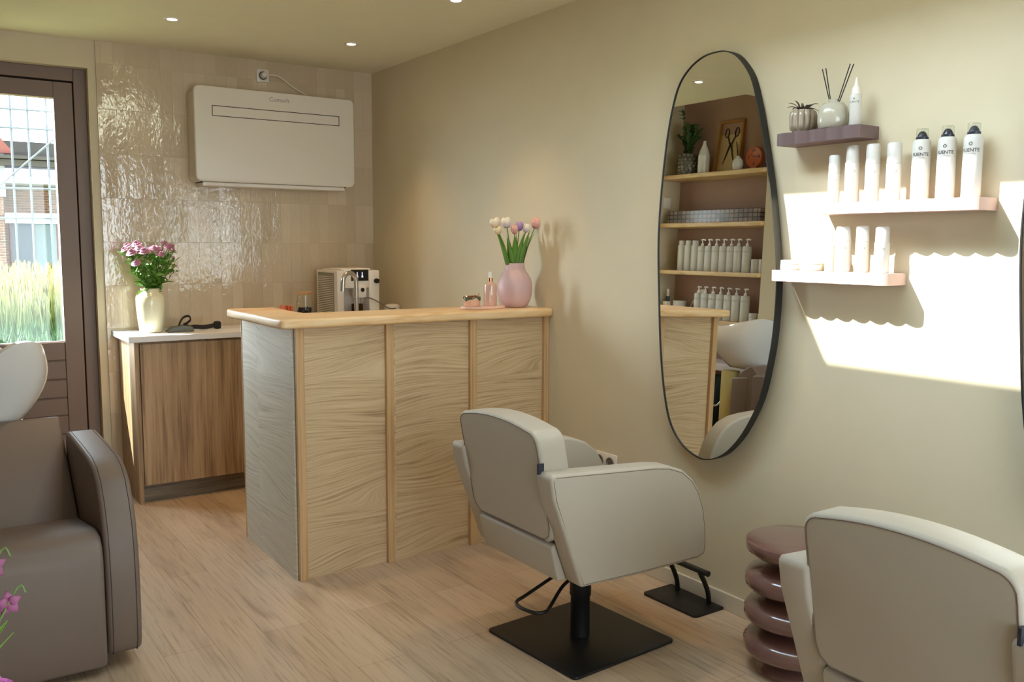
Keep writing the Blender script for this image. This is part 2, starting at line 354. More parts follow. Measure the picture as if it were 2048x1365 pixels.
def grassmat(name, lo, hi, ztop):
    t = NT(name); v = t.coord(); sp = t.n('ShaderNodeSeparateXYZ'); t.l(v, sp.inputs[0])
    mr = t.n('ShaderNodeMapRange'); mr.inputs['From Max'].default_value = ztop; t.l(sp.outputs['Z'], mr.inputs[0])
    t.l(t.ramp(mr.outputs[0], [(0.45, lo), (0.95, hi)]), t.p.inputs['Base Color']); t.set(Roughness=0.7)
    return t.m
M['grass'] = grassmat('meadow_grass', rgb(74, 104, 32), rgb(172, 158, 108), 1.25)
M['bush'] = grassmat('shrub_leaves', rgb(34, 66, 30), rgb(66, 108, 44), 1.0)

# ---------------------------------------------------------------- mesh helpers
def link(name, bm, m, parent=None, loc=None, rot=None, smooth=None):
    me = bpy.data.meshes.new(name); bmesh.ops.recalc_face_normals(bm, faces=bm.faces[:])
    bm.to_mesh(me); bm.free()
    o = bpy.data.objects.new(name, me); COL.objects.link(o)
    if m is not None: me.materials.append(m)
    if smooth is not None:
        for p in me.polygons: p.use_smooth = True
        me.set_sharp_from_angle(angle=math.radians(smooth))
    if parent is not None: o.parent = parent
    if loc: o.location = loc
    if rot: o.rotation_euler = rot
    return o
def B(): return bmesh.new()
def xf(verts, mat):
    for v in verts: v.co = mat @ v.co
def box(bm, x0, x1, y0, y1, z0, z1, bev=0.0, seg=2, mat=None):
    t_ = bmesh.new(); vs = [t_.verts.new((x, y, z)) for x in (x0, x1) for y in (y0, y1) for z in (z0, z1)]
    for f in ((0, 1, 3, 2), (4, 6, 7, 5), (0, 4, 5, 1), (2, 3, 7, 6), (0, 2, 6, 4), (1, 5, 7, 3)): t_.faces.new([vs[i] for i in f])
    if bev: bmesh.ops.bevel(t_, geom=t_.edges[:], offset=bev, segments=seg, profile=0.5, affect='EDGES')
    if mat is not None: xf(t_.verts, mat)
    merge(bm, t_); return bm
def merge(bm, other):
    me = bpy.data.meshes.new('tmp'); other.to_mesh(me); other.free(); bm.from_mesh(me); bpy.data.meshes.remove(me)
def prism(bm, pts, mapf, lo, hi, bev=0.0, seg=3, ang=0.6, mat=None):
    """polygon pts (a,b) extruded lo..hi; mapf(a,b,c)->xyz"""
    t_ = bmesh.new()
    A = [t_.verts.new(mapf(a, b, lo)) for a, b in pts]; Bv = [t_.verts.new(mapf(a, b, hi)) for a, b in pts]
    t_.faces.new(A); t_.faces.new(Bv[::-1]); n = len(pts)
    for i in range(n): t_.faces.new((A[i], A[(i + 1) % n], Bv[(i + 1) % n], Bv[i]))
    bmesh.ops.recalc_face_normals(t_, faces=t_.faces[:])
    if bev:
        es = [e for e in t_.edges if len(e.link_faces) == 2 and e.calc_face_angle(0) > ang]
        bmesh.ops.bevel(t_, geom=es, offset=bev, segments=seg, profile=0.5, affect='EDGES')
    if mat is not None: xf(t_.verts, mat)
    merge(bm, t_); return bm
def lathe(bm, prof, seg=32, c=(0, 0, 0), rfun=None, mat=None):
    t_ = bmesh.new(); rings = []
    for r, z in prof:
        if r < 1e-5: rings.append([t_.verts.new((c[0], c[1], c[2] + z))])
        else:
            ring = []
            for k in range(seg):
                a = 2 * PI * k / seg; rr = r * (rfun(a, z) if rfun else 1)
                ring.append(t_.verts.new((c[0] + rr * math.cos(a), c[1] + rr * math.sin(a), c[2] + z)))
            rings.append(ring)
    for a, b in zip(rings[:-1], rings[1:]):
        for k in range(seg):
            k2 = (k + 1) % seg
            if len(a) == 1 and len(b) == 1: continue
            if len(a) == 1: t_.faces.new((a[0], b[k], b[k2]))
            elif len(b) == 1: t_.faces.new((a[k], a[k2], b[0]))
            else: t_.faces.new((a[k], a[k2], b[k2], b[k]))
    if mat is not None: xf(t_.verts, mat)
    merge(bm, t_); return bm
def tube(bm, pts, r, seg=10, closed=False, taper=None):
    P_ = [Vector(p) for p in pts]; n = len(P_); rings = []
    up = None
    for i, p in enumerate(P_):
        if closed: d = P_[(i + 1) % n] - P_[i - 1]
        else: d = P_[min(i + 1, n - 1)] - P_[max(i - 1, 0)]
        if d.length < 1e-9: d = Vector((0, 0, 1))
        d.normalize()
        if up is None: up = Vector((0, 0, 1)) if abs(d.z) < 0.9 else Vector((1, 0, 0))
        s = d.cross(up)
        if s.length < 1e-6: s = d.cross(Vector((0, 1, 0)))
        s.normalize(); u = s.cross(d).normalized(); up = u
        rr = r if taper is None else r + (taper - r) * i / (n - 1)
        rings.append([bm.verts.new(p + s * (rr * math.cos(2 * PI * k / seg)) + u * (rr * math.sin(2 * PI * k / seg))) for k in range(seg)])
    m = n if closed else n - 1
    for i in range(m):
        a, b = rings[i], rings[(i + 1) % n]
        for k in range(seg): bm.faces.new((a[k], a[(k + 1) % seg], b[(k + 1) % seg], b[k]))
    if not closed: bm.faces.new(rings[0][::-1]); bm.faces.new(rings[-1])
    return bm
def crom(pts, closed=False, sub=8):
    P_ = [Vector(p) for p in pts]; n = len(P_); out = []
    rng = range(n) if closed else range(n - 1)
    for i in rng:
        g = (lambda k: P_[k % n]) if closed else (lambda k: P_[max(0, min(n - 1, k))])
        a, b, c_, d = g(i - 1), g(i), g(i + 1), g(i + 2)
        for s in range(sub):
            u = s / sub
            out.append(0.5 * ((2 * b) + (c_ - a) * u + (2 * a - 5 * b + 4 * c_ - d) * u * u + (3 * b - a - 3 * c_ + d) * u ** 3))
    if not closed: out.append(P_[-1])
    return out
def rrect(w, h, r, n=6, cx_=0, cy_=0):
    out = []
    for qx, qy, a0 in ((1, 1, 0), (-1, 1, 90), (-1, -1, 180), (1, -1, 270)):
        for k in range(n + 1):
            a = math.radians(a0 + 90 * k / n)
            out.append((cx_ + qx * (w / 2 - r) + r * math.cos(a), cy_ + qy * (h / 2 - r) + r * math.sin(a)))
    return out

def thing(name, label, cat, loc=(0, 0, 0), rz=0, group=None):
    o = bpy.data.objects.new(name, None); COL.objects.link(o); o.empty_display_size = 0.05
    o.location = loc; o.rotation_euler = (0, 0, rz); o['label'] = label; o['category'] = cat
    if group: o['group'] = group
    return o
def tag(o, label, cat, group=None, kind=None):
    o['label'] = label; o['category'] = cat
    if group: o['group'] = group
    if kind: o['kind'] = kind
    return o
def struct(name, bm, m, parent=None, smooth=None):
    o = link(name, bm, m, parent, smooth=smooth)
    if parent is None: o['kind'] = 'structure'
    return o
def dup(root, loc, rz=None, label=None, group=None):
    r = root.copy(); COL.objects.link(r); r.location = loc
    if rz is not None: r.rotation_euler = (0, 0, rz)
    if label: r['label'] = label
    if group: r['group'] = group
    for ch in list(root.children):
        c_ = ch.copy(); COL.objects.link(c_); c_.parent = r
        for g in list(ch.children):
            d = g.copy(); COL.objects.link(d); d.parent = c_
    return r
def text_bm(txt, size, extrude=0.0, font_space=1.0, bold=0.0):
    cu = bpy.data.curves.new('txt', 'FONT'); cu.body = txt; cu.size = size; cu.align_x = 'CENTER'; cu.align_y = 'CENTER'
    cu.extrude = extrude; cu.space_character = font_space; cu.offset = bold
    o = bpy.data.objects.new('txt', cu); COL.objects.link(o)
    dg = bpy.context.evaluated_depsgraph_get(); dg.update()
    me = bpy.data.meshes.new_from_object(o.evaluated_get(dg)); bm = bmesh.new(); bm.from_mesh(me)
    bpy.data.objects.remove(o); bpy.data.curves.remove(cu); bpy.data.meshes.remove(me)
    return bm
def wrap(bm, r, ang, z):
    """flat xy text -> around a z-axis cylinder, centred at angle ang"""
    for v in bm.verts:
        a = ang + v.co.x / r; v.co = Vector((r * math.cos(a), r * math.sin(a), z + v.co.y))
    return bm

# ---------------------------------------------------------------- room shell
H = 2.585
b = B(); box(b, -3.2, 0.25, -7.4, 0.25, -0.15, 0.0); struct('floor', b, M['floor'])
b = B(); box(b, 0.0, 0.25, -7.4, 0.25, 0.0, 2.95); struct('wall_right', b, M['wall'])
# back wall with door opening x -2.42..-1.745, z 0..2.432
b = B()
box(b, -1.745, 0.0, 0.012, 0.25, 0.0, 2.95); box(b, -2.46, -1.745, 0.012, 0.25, 2.432, 2.95); box(b, -3.2, -2.46, 0.012, 0.25, 0.0, 2.95)
struct('wall_back', b, M['wall'])
b = B(); box(b, -1.702, -0.0, 0.0, 0.012, 0.0, H); struct('trim_1', b, M['tiles'])
# left wall with niche beyond the pilaster
b = B(); box(b, -3.2, -2.95, -7.4, -1.12, 0.0, 2.95); struct('wall_left', b, M['left_wall'])
b = B(); box(b, -2.95, -2.72, -1.30, -1.12, 0.0, H); struct('wall_pier', b, M['wall'])
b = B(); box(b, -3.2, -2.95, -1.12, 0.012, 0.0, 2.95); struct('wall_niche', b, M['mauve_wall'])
# front wall, behind the camera, with a wide glazed opening
b = B(); box(b, -3.2, -2.55, -7.4, -7.2, 0, 2.95); box(b, -0.35, 0.0, -7.4, -7.2, 0, 2.95); box(b, -2.55, -0.35, -7.4, -7.2, 2.38, 2.95)
struct('wall_front', b, M['wall'])
SX0, SX1, SY0, SY1 = -1.300, -0.80, -4.62, -2.78
WELL = 0.38
SKX = SX0 - WELL / 1.19; SKY1 = SY1 + WELL * 0.571
b = B()
Z2 = 2.76
RX = -2.24
box(b, SX1, 0.0, -7.2, 0.012, H, H + 0.1)
box(b, RX, SKX, -7.2, 0.012, H, H + 0.1)
box(b, SKX, SX1, -7.2, SY0, H, H + 0.1); box(b, SKX, SX1, SKY1, 0.012, H, H + 0.1)
box(b, SKX - 0.06, SKX, SY0 - 0.06, SKY1 + 0.06, H + 0.1, H + WELL); box(b, SX1, SX1 + 0.06, SY0 - 0.06, SKY1 + 0.06, H + 0.1, H + WELL)
box(b, SKX, SX1, SY0 - 0.06, SY0, H + 0.1, H + WELL); box(b, SKX, SX1, SKY1, SKY1 + 0.06, H + 0.1, H + WELL)
box(b, -2.95, RX, -7.2, -1.30, H, H + 0.1)
box(b, RX, RX + 0.05, -1.30, 0.012, H + 0.1, 2.86); box(b, -2.95, RX, -1.35, -1.30, H + 0.1, 2.86)
box(b, -2.95, RX + 0.05, -1.35, 0.012, 2.84, 2.94)
struct('ceiling', b, M['ceiling'])
# skylight frame and pane
b = B()
for a in ((SKX - 0.06, SKX, SY0, SKY1), (SX1, SX1 + 0.06, SY0, SKY1), (SKX - 0.06, SX1 + 0.06, SY0 - 0.06, SY0), (SKX - 0.06, SX1 + 0.06, SKY1, SKY1 + 0.06)): box(b, a[0], a[1], a[2], a[3], H + WELL, H + WELL + 0.012)
w2_ = struct('window_1', b, M['trim'])
b = B(); box(b, SKX, SX1, SY0, SKY1, H + WELL, H + WELL + 0.006); link('pane', b, M['glass'], w2_)
# front glazing
b = B()
for x in (-2.55, -1.85, -1.11, -0.41): box(b, x, x + 0.06, -7.36, -7.28, 0.0, 2.38)
box(b, -2.49, -0.41, -7.36, -7.28, 0.0, 0.12); box(b, -2.49, -0.41, -7.36, -7.28, 2.30, 2.38)
w3_ = struct('window_2', b, M['door'])
b = B()
for x in (-2.49, -1.79, -1.05): box(b, x, x + 0.64, -7.325, -7.319, 0.12, 2.30)
link('pane', b, M['glass'], w3_)
# baseboards
b = B(); box(b, -0.012, 0.0, -7.2, -2.06, 0.0, 0.07, 0.003); struct('baseboard_right', b, M['trim'])
b = B(); box(b, -2.95, -2.938, -7.2, -1.30, 0.0, 0.07, 0.003); struct('baseboard_left', b, M['trim'])

# garden door in the back wall
b = B()
box(b, -1.811, -1.745, 0.08, 0.16, 0.0, 2.432, 0.003); box(b, -2.46, -2.42, 0.08, 0.16, 0.0, 2.432, 0.003)
box(b, -2.42, -1.811, 0.08, 0.16, 2.362, 2.432, 0.003); box(b, -2.42, -1.811, 0.08, 0.16, 0.0, 0.04, 0.003)
box(b, -1.835, -1.80, 0.151, 0.170, 0.0, 2.40); box(b, -2.44, -2.395, 0.151, 0.170, 0.0, 2.40); box(b, -2.44, -1.80, 0.151, 0.170, 2.33, 2.40); box(b, -2.44, -1.80, 0.151, 0.170, 0.0, 0.07)
door = struct('door_1', b, M['door'])
b = B()
box(b, -1.915, -1.817, 0.085, 0.15, 0.05, 2.352, 0.002)      # stile
box(b, -2.415, -2.31, 0.085, 0.15, 0.05, 2.352, 0.002)
box(b, -2.31, -1.915, 0.085, 0.15, 2.262, 2.352, 0.002)
zs = [0.05, 0.34, 0.449, 0.555, 0.663, 0.773, 0.885]
for k in range(len(zs) - 1): box(b, -2.31, -1.915, 0.088, 0.145, zs[k] + 0.003, zs[k + 1] - 0.003, 0.004, 1)
box(b, -2.31, -1.915, 0.10, 0.14, 0.05, 0.885)
link('door_leaf', b, M['door'], door)
b = B(); box(b, -2.31, -1.915, 0.112, 0.118, 0.885, 2.262); link('pane', b, M['glass'], door)
b = B(); tube(b, crom([(-2.37, 0.085, 1.05), (-2.37, 0.04, 1.05), (-2.35, 0.035, 1.05), (-2.27, 0.035, 1.05)], sub=4), 0.009); link('door_handle', b, M['steel'], door, smooth=40)

# ---------------------------------------------------------------- ceiling spots
def spot(x, y, label):
    o = thing('recessed_spotlight', label, 'ceiling light', (x, y, H), 0, 'recessed spotlights in the ceiling')
    b = B(); lathe(b, [(0.0235, 0.0), (0.0245, -0.003), (0.036, -0.006), (0.042, -0.004), (0.043, 0.0), (0.03, 0.0)], 32)
    link('trim_ring', b, M['white'], o, smooth=50)
    b = B(); lathe(b, [(0.0, -0.003), (0.023, -0.003), (0.023, -0.001), (0.0, -0.001)], 32); link('lens', b, M['lampglow'], o)
    d = bpy.data.lights.new('spot_beam', 'SPOT'); d.energy = 20.0; d.color = (1.0, 0.64, 0.33); d.spot_size = math.radians(80); d.spot_blend = 0.8; d.shadow_soft_size = 0.028
    l = bpy.data.objects.new('spot_beam', d); COL.objects.link(l); l.parent = o; l.location = (0, 0, -0.012)
    return o
spot(-1.464, -0.763, 'round recessed ceiling spotlight, leftmost, above the space before the tiled wall')
spot(-0.483, -0.761, 'round recessed ceiling spotlight above the right end of the air conditioner')
spot(-0.461, -1.898, 'round recessed ceiling spotlight cut by the top edge, above the pink vase')
spot(-1.72, -1.36, 'round recessed ceiling spotlight seen only in the mirror')
spot(-0.50, -3.05, 'round recessed ceiling spotlight above the nearer side of the first styling chair')

# ---------------------------------------------------------------- air conditioner
ac = thing('air_conditioner', 'large white wall-mounted air conditioner on the tiled back wall', 'air conditioner', (-0.71, 0, 1.80))
b = B(); prism(b, rrect(1.00, 0.55, 0.035, 6, 0, 0.29), lambda a, c_, d: (a, d, c_), -0.14, -0.001, 0.004, 2); link('casing', b, M['acside'], ac, smooth=35)
b = B(); prism(b, rrect(1.005, 0.555, 0.035, 6, 0, 0.295), lambda a, c_, d: (a, d, c_), -0.172, -0.1405, 0.008, 3); fp = link('front_panel', b, M['ac'], ac, smooth=35)
b = B()
x0, x1, z0, z1 = -0.40, 0.40, 0.40, 0.462
for a in ((x0, x1, z0, z0 + 0.004), (x0, x1, z1 - 0.004, z1), (x0, x0 + 0.004, z0, z1), (x1 - 0.004, x1, z0, z1)): box(b, a[0], a[1], -0.1726, -0.168, a[2], a[3])
link('vent_outline', b, M['gap'], fp)
b = B()
box(b, -0.46, 0.44, -0.150, -0.03, -0.006, 0.016, 0.004)
for k in range(24): box(b, -0.44 + k * 0.036, -0.415 + k * 0.036, -0.1525, -0.148, 0.0, 0.008)
link('outlet_grille', b, M['white'], ac)
b = B(); box(b, -0.47, 0.45, -0.145, -0.02, 0.012, 0.022); link('shadow_gap', b, M['gap'], ac)
b = text_bm('Comsoft', 0.036, 0.0004)
xf(b.verts, Matrix.Translation((0.01, -0.1723, 0.526)) @ Matrix.Rotation(PI / 2, 4, 'X')); link('logo', b, M['inkgrey'], fp)
# wall socket with plug and cable to the AC
so = thing('wall_socket', 'single white wall socket with a plug above the air conditioner', 'socket', (-0.745, 0, 2.493))
b = B(); box(b, -0.04, 0.04, -0.010, -0.0005, -0.04, 0.04, 0.004); link('faceplate', b, M['white_light'], so, smooth=40)
b = B(); lathe(b, [(0.0, 0), (0.02, 0), (0.024, -0.0035), (0.026, -0.0035), (0.026, 0.002), (0.0, 0.002)], 28, mat=Matrix.Translation((0, -0.0105, 0)) @ Matrix.Rotation(-PI / 2, 4, 'X')); link('socket_ring', b, M['greyplastic'], so)
cb_ = thing('power_cable', 'white plug and cable running from the socket down to the air conditioner', 'cable', (-0.745, -0.012, 2.493))
b = B(); lathe(b, [(0.0, 0), (0.019, 0), (0.019, 0.02), (0.014, 0.034), (0.0, 0.034)], 24, mat=Matrix.Rotation(PI / 2, 4, 'X')); link('plug', b, M['white_light'], cb_, smooth=40)
b = B(); tube(b, crom([(0, -0.03, 0), (0.05, -0.03, 0.004), (0.10, -0.03, -0.005), (0.17, -0.03, -0.05), (0.26, -0.045, -0.10), (0.30, -0.06, -0.115)]), 0.0042); link('cord', b, M['white_light'], cb_, smooth=60)

# ---------------------------------------------------------------- kitchen cabinet under the tiled wall
kc = thing('base_cabinet', 'walnut-veneered base cabinet standing under the white worktop by the door', 'cabinet', (-1.645, -0.44, 0))
b = B(); box(b, 0.0, 0.022, 0.0, 0.438, 0.0, 0.910, 0.001); link('end_panel', b, M['veneer_v'], kc)
b = B(); box(b, 0.024, 1.60, 0.02, 0.438, 0.10, 0.905); link('body', b, M['veneer_v'], kc)
b = B(); box(b, 0.03, 0.62, 0.0, 0.019, 0.105, 0.898, 0.001); link('door', b, M['veneer_v'], kc)
b = B(); box(b, 0.624, 1.22, 0.0, 0.019, 0.105, 0.898, 0.001); link('door', b, M['veneer_v'], kc)
b = B(); box(b, 1.224, 1.60, 0.0, 0.019, 0.105, 0.898, 0.001); link('door', b, M['veneer_v'], kc)
b = B(); box(b, 0.024, 1.60, 0.045, 0.06, 0.0, 0.10); link('plinth', b, M['plinthwood'], kc)
b = B(); box(b, -1.675, -0.002, -0.46, -0.001, 0.911, 0.943, 0.002); tag(link('worktop', b, M['quartz']), 'long white worktop with the cream vase and coffee machine on it', 'worktop')
# sink unit along the right wall, hidden behind the reception bar
sk = thing('sink_cabinet', 'low sink cabinet with white top hidden behind the reception bar', 'cabinet', (-0.80, -1.28, 0))
b = B(); box(b, 0, 0.795, 0, 0.815, 0.0, 0.90); link('body', b, M['veneer_v'], sk)
b = B(); box(b, -0.01, 0.797, -0.01, 0.815, 0.902, 0.9425, 0.002); link('sink_top', b, M['quartz'], sk)
b = B(); box(b, 0.06, 0.5, 0.2, 0.6, 0.9427, 0.9435); link('sink_rim', b, M['steel'], sk)
fa = thing('faucet', 'brushed steel gooseneck faucet rising behind the bar before the coffee machine', 'faucet', (-0.455, -0.72, 0.9437))
b = B(); lathe(b, [(0, 0), (0.026, 0), (0.026, 0.03), (0.012, 0.034), (0, 0.034)], 24); link('base', b, M['steel'], fa, smooth=40)
b = B(); arc = [(0, 0, 0.03), (0, 0, 0.15), (0, 0, 0.24)]
for k in range(1, 11):
    a = PI * k / 10 * 0.97; arc.append((-0.05 * (1 - math.cos(a)), -0.02 * (1 - math.cos(a)), 0.285 + 0.055 * math.sin(a)))
arc.append((-0.103, -0.041, 0.235)); tube(b, crom(arc, sub=4), 0.0135, 16); link('spout', b, M['steel'], fa, smooth=60)
b = B(); tube(b, [(0.02, 0, 0.05), (0.07, 0, 0.07)], 0.006); link('lever', b, M['steel'], fa, smooth=60)

# coffee machine
cm = thing('coffee_machine', 'white automatic coffee machine with a black display in the corner of the worktop', 'coffee machine', (-0.455, -0.44, 0.9435))
b = B()
box(b, 0.0, 0.045, 0.0, 0.34, 0.0, 0.345, 0.006); box(b, 0.215, 0.285, 0.0, 0.34, 0.0, 0.345, 0.006)
box(b, 0.045, 0.215, 0.11, 0.34, 0.0, 0.345, 0.003); box(b, 0.045, 0.215, 0.0, 0.34, 0.235, 0.352, 0.005); box(b, 0.03, 0.23, 0.01, 0.20, 0.345, 0.358, 0.005)
link('body', b, M['white'], cm, smooth=35)
b = B(); box(b, -0.004, 0.0, 0.05, 0.30, 0.05, 0.33, 0.001); tk = link('water_tank', b, M['smoke'], cm)
b = B()
for k in range(22): box(b, -0.0065, -0.003, 0.055, 0.295, 0.06 + k * 0.0115, 0.065 + k * 0.0115)
link('tank_ribs', b, M['white_light'], tk)
b = B(); box(b, 0.092, 0.208, -0.004, 0.001, 0.280, 0.350, 0.001); dp = link('display', b, M['screenblack'], cm)
b = B()
for cx_ in (0.132, 0.166):
    b = B(); box(b, cx_ - 0.006, cx_ + 0.006, -0.0048, -0.0042, 0.30, 0.312); box(b, cx_ - 0.003, cx_ + 0.003, -0.0048, -0.0042, 0.312, 0.334)
    link('screen_icon', b, M['icons'], dp)
b = B(); box(b, 0.11, 0.185, -0.03, 0.03, 0.175, 0.255, 0.01); sp_ = link('spout_block', b, M['white'], cm, smooth=40)
b = B(); lathe(b, [(0, 0), (0.013, 0), (0.013, 0.003), (0, 0.003)], 24, mat=Matrix.Translation((0.155, -0.030, 0.225)) @ Matrix.Rotation(PI / 2, 4, 'X')); link('badge', b, M['blackgloss'], sp_)
b = B()
for x in (0.125, 0.14, 0.165): tube(b, [(x, -0.01, 0.178), (x, -0.01, 0.14)], 0.004)
link('nozzle', b, M['chrome'], cm, smooth=60)
b = B(); lathe(b, [(0, 0), (0.016, 0), (0.016, 0.02), (0.013, 0.024), (0, 0.024)], 24, mat=Matrix.Translation((0.262, 0.001, 0.278)) @ Matrix.Rotation(PI / 2, 4, 'X')); link('knob', b, M['blackgloss'], cm, smooth=40)
b = B(); box(b, 0.047, 0.213, -0.02, 0.11, 0.0, 0.035, 0.004); link('drip_tray', b, M['greyplastic'], cm)
b = B(); tube(b, crom([(0.17, -0.01, 0.175), (0.21, -0.03, 0.17), (0.27, -0.04, 0.14), (0.33, -0.03, 0.105), (0.39, -0.01, 0.10), (0.405, 0.02, 0.112)]), 0.004); link('milk_hose', b, M['greyplastic'], cm, smooth=60)
b = B(); lathe(b, [(0, 0.0), (0.034, 0.0), (0.037, 0.01), (0.037, 0.10), (0.035, 0.10), (0.035, 0.012), (0, 0.004)], 28)
gcup = thing('drinking_glass', 'brown-tinted drinking glass standing under the coffee machine spout', 'glass', (-0.315, -0.42, 0.979))
M['brownglass'] = thin_glass('brown_glass', (0.62, 0.46, 0.34, 1)); link('tumbler', b, M['brownglass'], gcup, smooth=50)
mk = thing('milk_container', 'clear milk container with white lid beside the coffee machine', 'milk container', (-0.062, -0.40, 0.9435))
b = B(); lathe(b, [(0, 0), (0.042, 0), (0.045, 0.01), (0.045, 0.09), (0.045, 0.09), (0.044, 0.01), (0, 0.004)], 28); link('vessel', b, M['jarglass'], mk, smooth=50)
b = B(); lathe(b, [(0, 0.09), (0.05, 0.09), (0.051, 0.115), (0.03, 0.124), (0, 0.124)], 28); link('lid', b, M['white'], mk, smooth=50)
gj = thing('glass_jar', 'glass storage jar with bamboo lid and dark contents left of the coffee machine', 'jar', (-0.645, -0.38, 0.9435))
b = B(); lathe(b, [(0, 0), (0.05, 0), (0.052, 0.01), (0.052, 0.15), (0.045, 0.185), (0.045, 0.2), (0.042, 0.2), (0.042, 0.185), (0.049, 0.15), (0.049, 0.01), (0, 0.005)], 32); link('vessel', b, M['jarglass'], gj, smooth=50)
b = B(); lathe(b, [(0, 0.2), (0.046, 0.2), (0.047, 0.205), (0.047, 0.215), (0.044, 0.218), (0, 0.218)], 32); link('lid', b, M['cork'], gj, smooth=40)
b = B()
for k in range(110):
    a = random.uniform(0, 2 * PI); r = 0.037 * math.sqrt(random.random())
    bmesh.ops.create_icosphere(b, subdivisions=1, radius=0.0095, matrix=Matrix.Translation((r * math.cos(a), r * math.sin(a), random.uniform(0.014, 0.118))))
c_ = link('capsules', b, M['coffee'], gj); c_['kind'] = 'stuff'
for k, (dx, rz) in enumerate(((0.0, 0.2), (0.018, 0.2), (0.036, 0.2))):
    b = B(); box(b, -0.008, 0.008, -0.03, 0.03, 0, 0.062 if k else 0.066, 0.001)
    b2 = tag(link('sachet_box', b, M['orange']), ['orange sachet card, leftmost by the glass jar on the worktop', 'middle orange sachet card beside the glass jar', 'orange sachet card nearest the glass jar'][k], 'sachet', 'orange sachet cards by the jar')
    b2.location = (-0.785 + dx, -0.40, 0.9437 + 0.075); b2.rotation_euler = (0, 0, rz)
b = B(); box(b, -0.045, 0.045, -0.04, 0.04, 0, 0.0745, 0.004); tag(link('black_caddy', b, M['fabricdark'], loc=(-0.767, -0.40, 0.9436)), 'small black caddy under the orange sachets', 'caddy')

# ---------------------------------------------------------------- reception bar
bar = thing('reception_bar', 'light oak reception bar with three veneered bays and a live-edge top', 'reception desk', (-1.318, -2.016, 0))
b = B(); box(b, 0.012, 1.300, 0.008, 0.03, 0.0, 1.098); link('front_panel', b, M['veneer'], bar)
b = B(); box(b, -0.006, 0.012, 0.02, 0.70, 0.0, 1.098)
sd = link('side_panel', b, M['veneer_daylit'], bar)
b = B(); box(b, -0.0085, -0.0065 + 0.021, 0.70, 0.706, 0.0, 1.098); link('edge_band', b, M['slat'], sd)
b = B(); box(b, 0.03, 0.15, 0.032, 0.70, 0.0, 1.097); box(b, 0.15, 1.30, 0.032, 0.24, 0.0, 1.097); link('carcass', b, M['veneer_daylit'], bar)
for x in (0.0, 0.418, 0.856, 1.288):
    b = B(); box(b, x, x + (0.036 if x < 1.2 else 0.028), -0.012, 0.0078, 0.0, 1.098, 0.0015); link('batten', b, M['slat'], bar)
# top: L-shaped live-edge slab
out = [(-1.388, -2.055)]
rr = random.Random(3)
outer = []
n = 40
for k in range(n + 1):
    x = -1.372 + (1.370) * k / n; outer.append((x, -2.062 + 0.006 * math.sin(x * 9) + 0.003 * math.sin(x * 23 + 1)))
pts = outer + [(-0.002, -1.74), (-1.165, -1.735), (-1.17, -1.60), (-1.163, -1.45), (-1.16, -1.315), (-1.392, -1.305)]
pts += [(-1.393 + 0.003 * math.sin(y * 14), y) for y in (-1.4, -1.5, -1.6, -1.7, -1.8, -1.9, -2.0)] + [(-1.390, -2.048)]
b = B(); prism(b, [(x + 1.318, y + 2.016) for x, y in pts], lambda a, c_, d: (a, c_, d), 1.099, 1.140, 0.011, 4, 0.9); link('live_edge_top', b, M['slab'], bar, smooth=50)

# things on the bar
BT = 1.1402
tr = thing('tray', 'oval pink terrazzo tray on the bar holding bowl and spray bottle', 'tray', (-0.325, -1.92, BT))
b = B(); prism(b, rrect(0.235, 0.11, 0.05, 8), lambda a, c_, d: (a, c_, d), 0.0, 0.013, 0.003, 2); link('tray_body', b, M['terrazzo'], tr, smooth=40)
bw = thing('small_bowl', 'small peach clay bowl with green drip glaze on the tray', 'bowl', (-0.388, -1.92, BT + 0.0133))
def wav(a, z): return 1.0
b = B(); lathe(b, [(0, 0), (0.036, 0), (0.040, 0.008), (0.041, 0.045), (0.0385, 0.045), (0.037, 0.01), (0, 0.006)], 40); link('bowl_body', b, M['pinkbowl'], bw, smooth=50)
b = B(); t_ = bmesh.new(); n = 64; A = []; Bv = []
for k in range(n):
    a = 2 * PI * k / n; dz = 0.034 + 0.006 * math.sin(3 * a + 0.6) + 0.003 * math.sin(7 * a)
    A.append(b.verts.new((0.0425 * math.cos(a), 0.0425 * math.sin(a), dz))); Bv.append(b.verts.new((0.0430 * math.cos(a), 0.0430 * math.sin(a), 0.047)))
Cv = [b.verts.new((0.037 * math.cos(2 * PI * k / n), 0.037 * math.sin(2 * PI * k / n), 0.047)) for k in range(n)]
for k in range(n):
    k2 = (k + 1) % n; b.faces.new((A[k], A[k2], Bv[k2], Bv[k])); b.faces.new((Bv[k], Bv[k2], Cv[k2], Cv[k]))
link('drip_glaze', b, M['glaze'], bw, smooth=60); t_.free()
b = B(); tube(b, [(-0.03, 0, 0.049), (0.03, 0.005, 0.049)], 0.004); tube(b, [(-0.01, -0.02, 0.050), (0.03, 0.02, 0.051)], 0.004); tube(b, [(0.035, 0, 0.048), (0.042, 0.0, 0.062)], 0.003)
o = link('hair_clips', b, M['copper'], smooth=50); o.location = (-0.388, -1.92, BT + 0.0133); tag(o, 'copper hair clips lying across the small drip-glaze bowl', 'hair clips')
sb = thing('spray_bottle', 'slim pink spray bottle with white nozzle on the tray', 'bottle', (-0.282, -1.92, BT + 0.0133))
b = B(); lathe(b, [(0, 0), (0.030, 0), (0.032, 0.004), (0.032, 0.092), (0.030, 0.104), (0.016, 0.112), (0.013, 0.118), (0, 0.118)], 32); bb = link('bottle_body', b, M['pinkliq'], sb, smooth=50)
b = B(); box(b, -0.0105, -0.0075, -0.0325, -0.0315, 0.02, 0.075); xf(b.verts, Matrix.Rotation(-0.35, 4, 'Z')); link('label_bar', b, M['white'], bb)
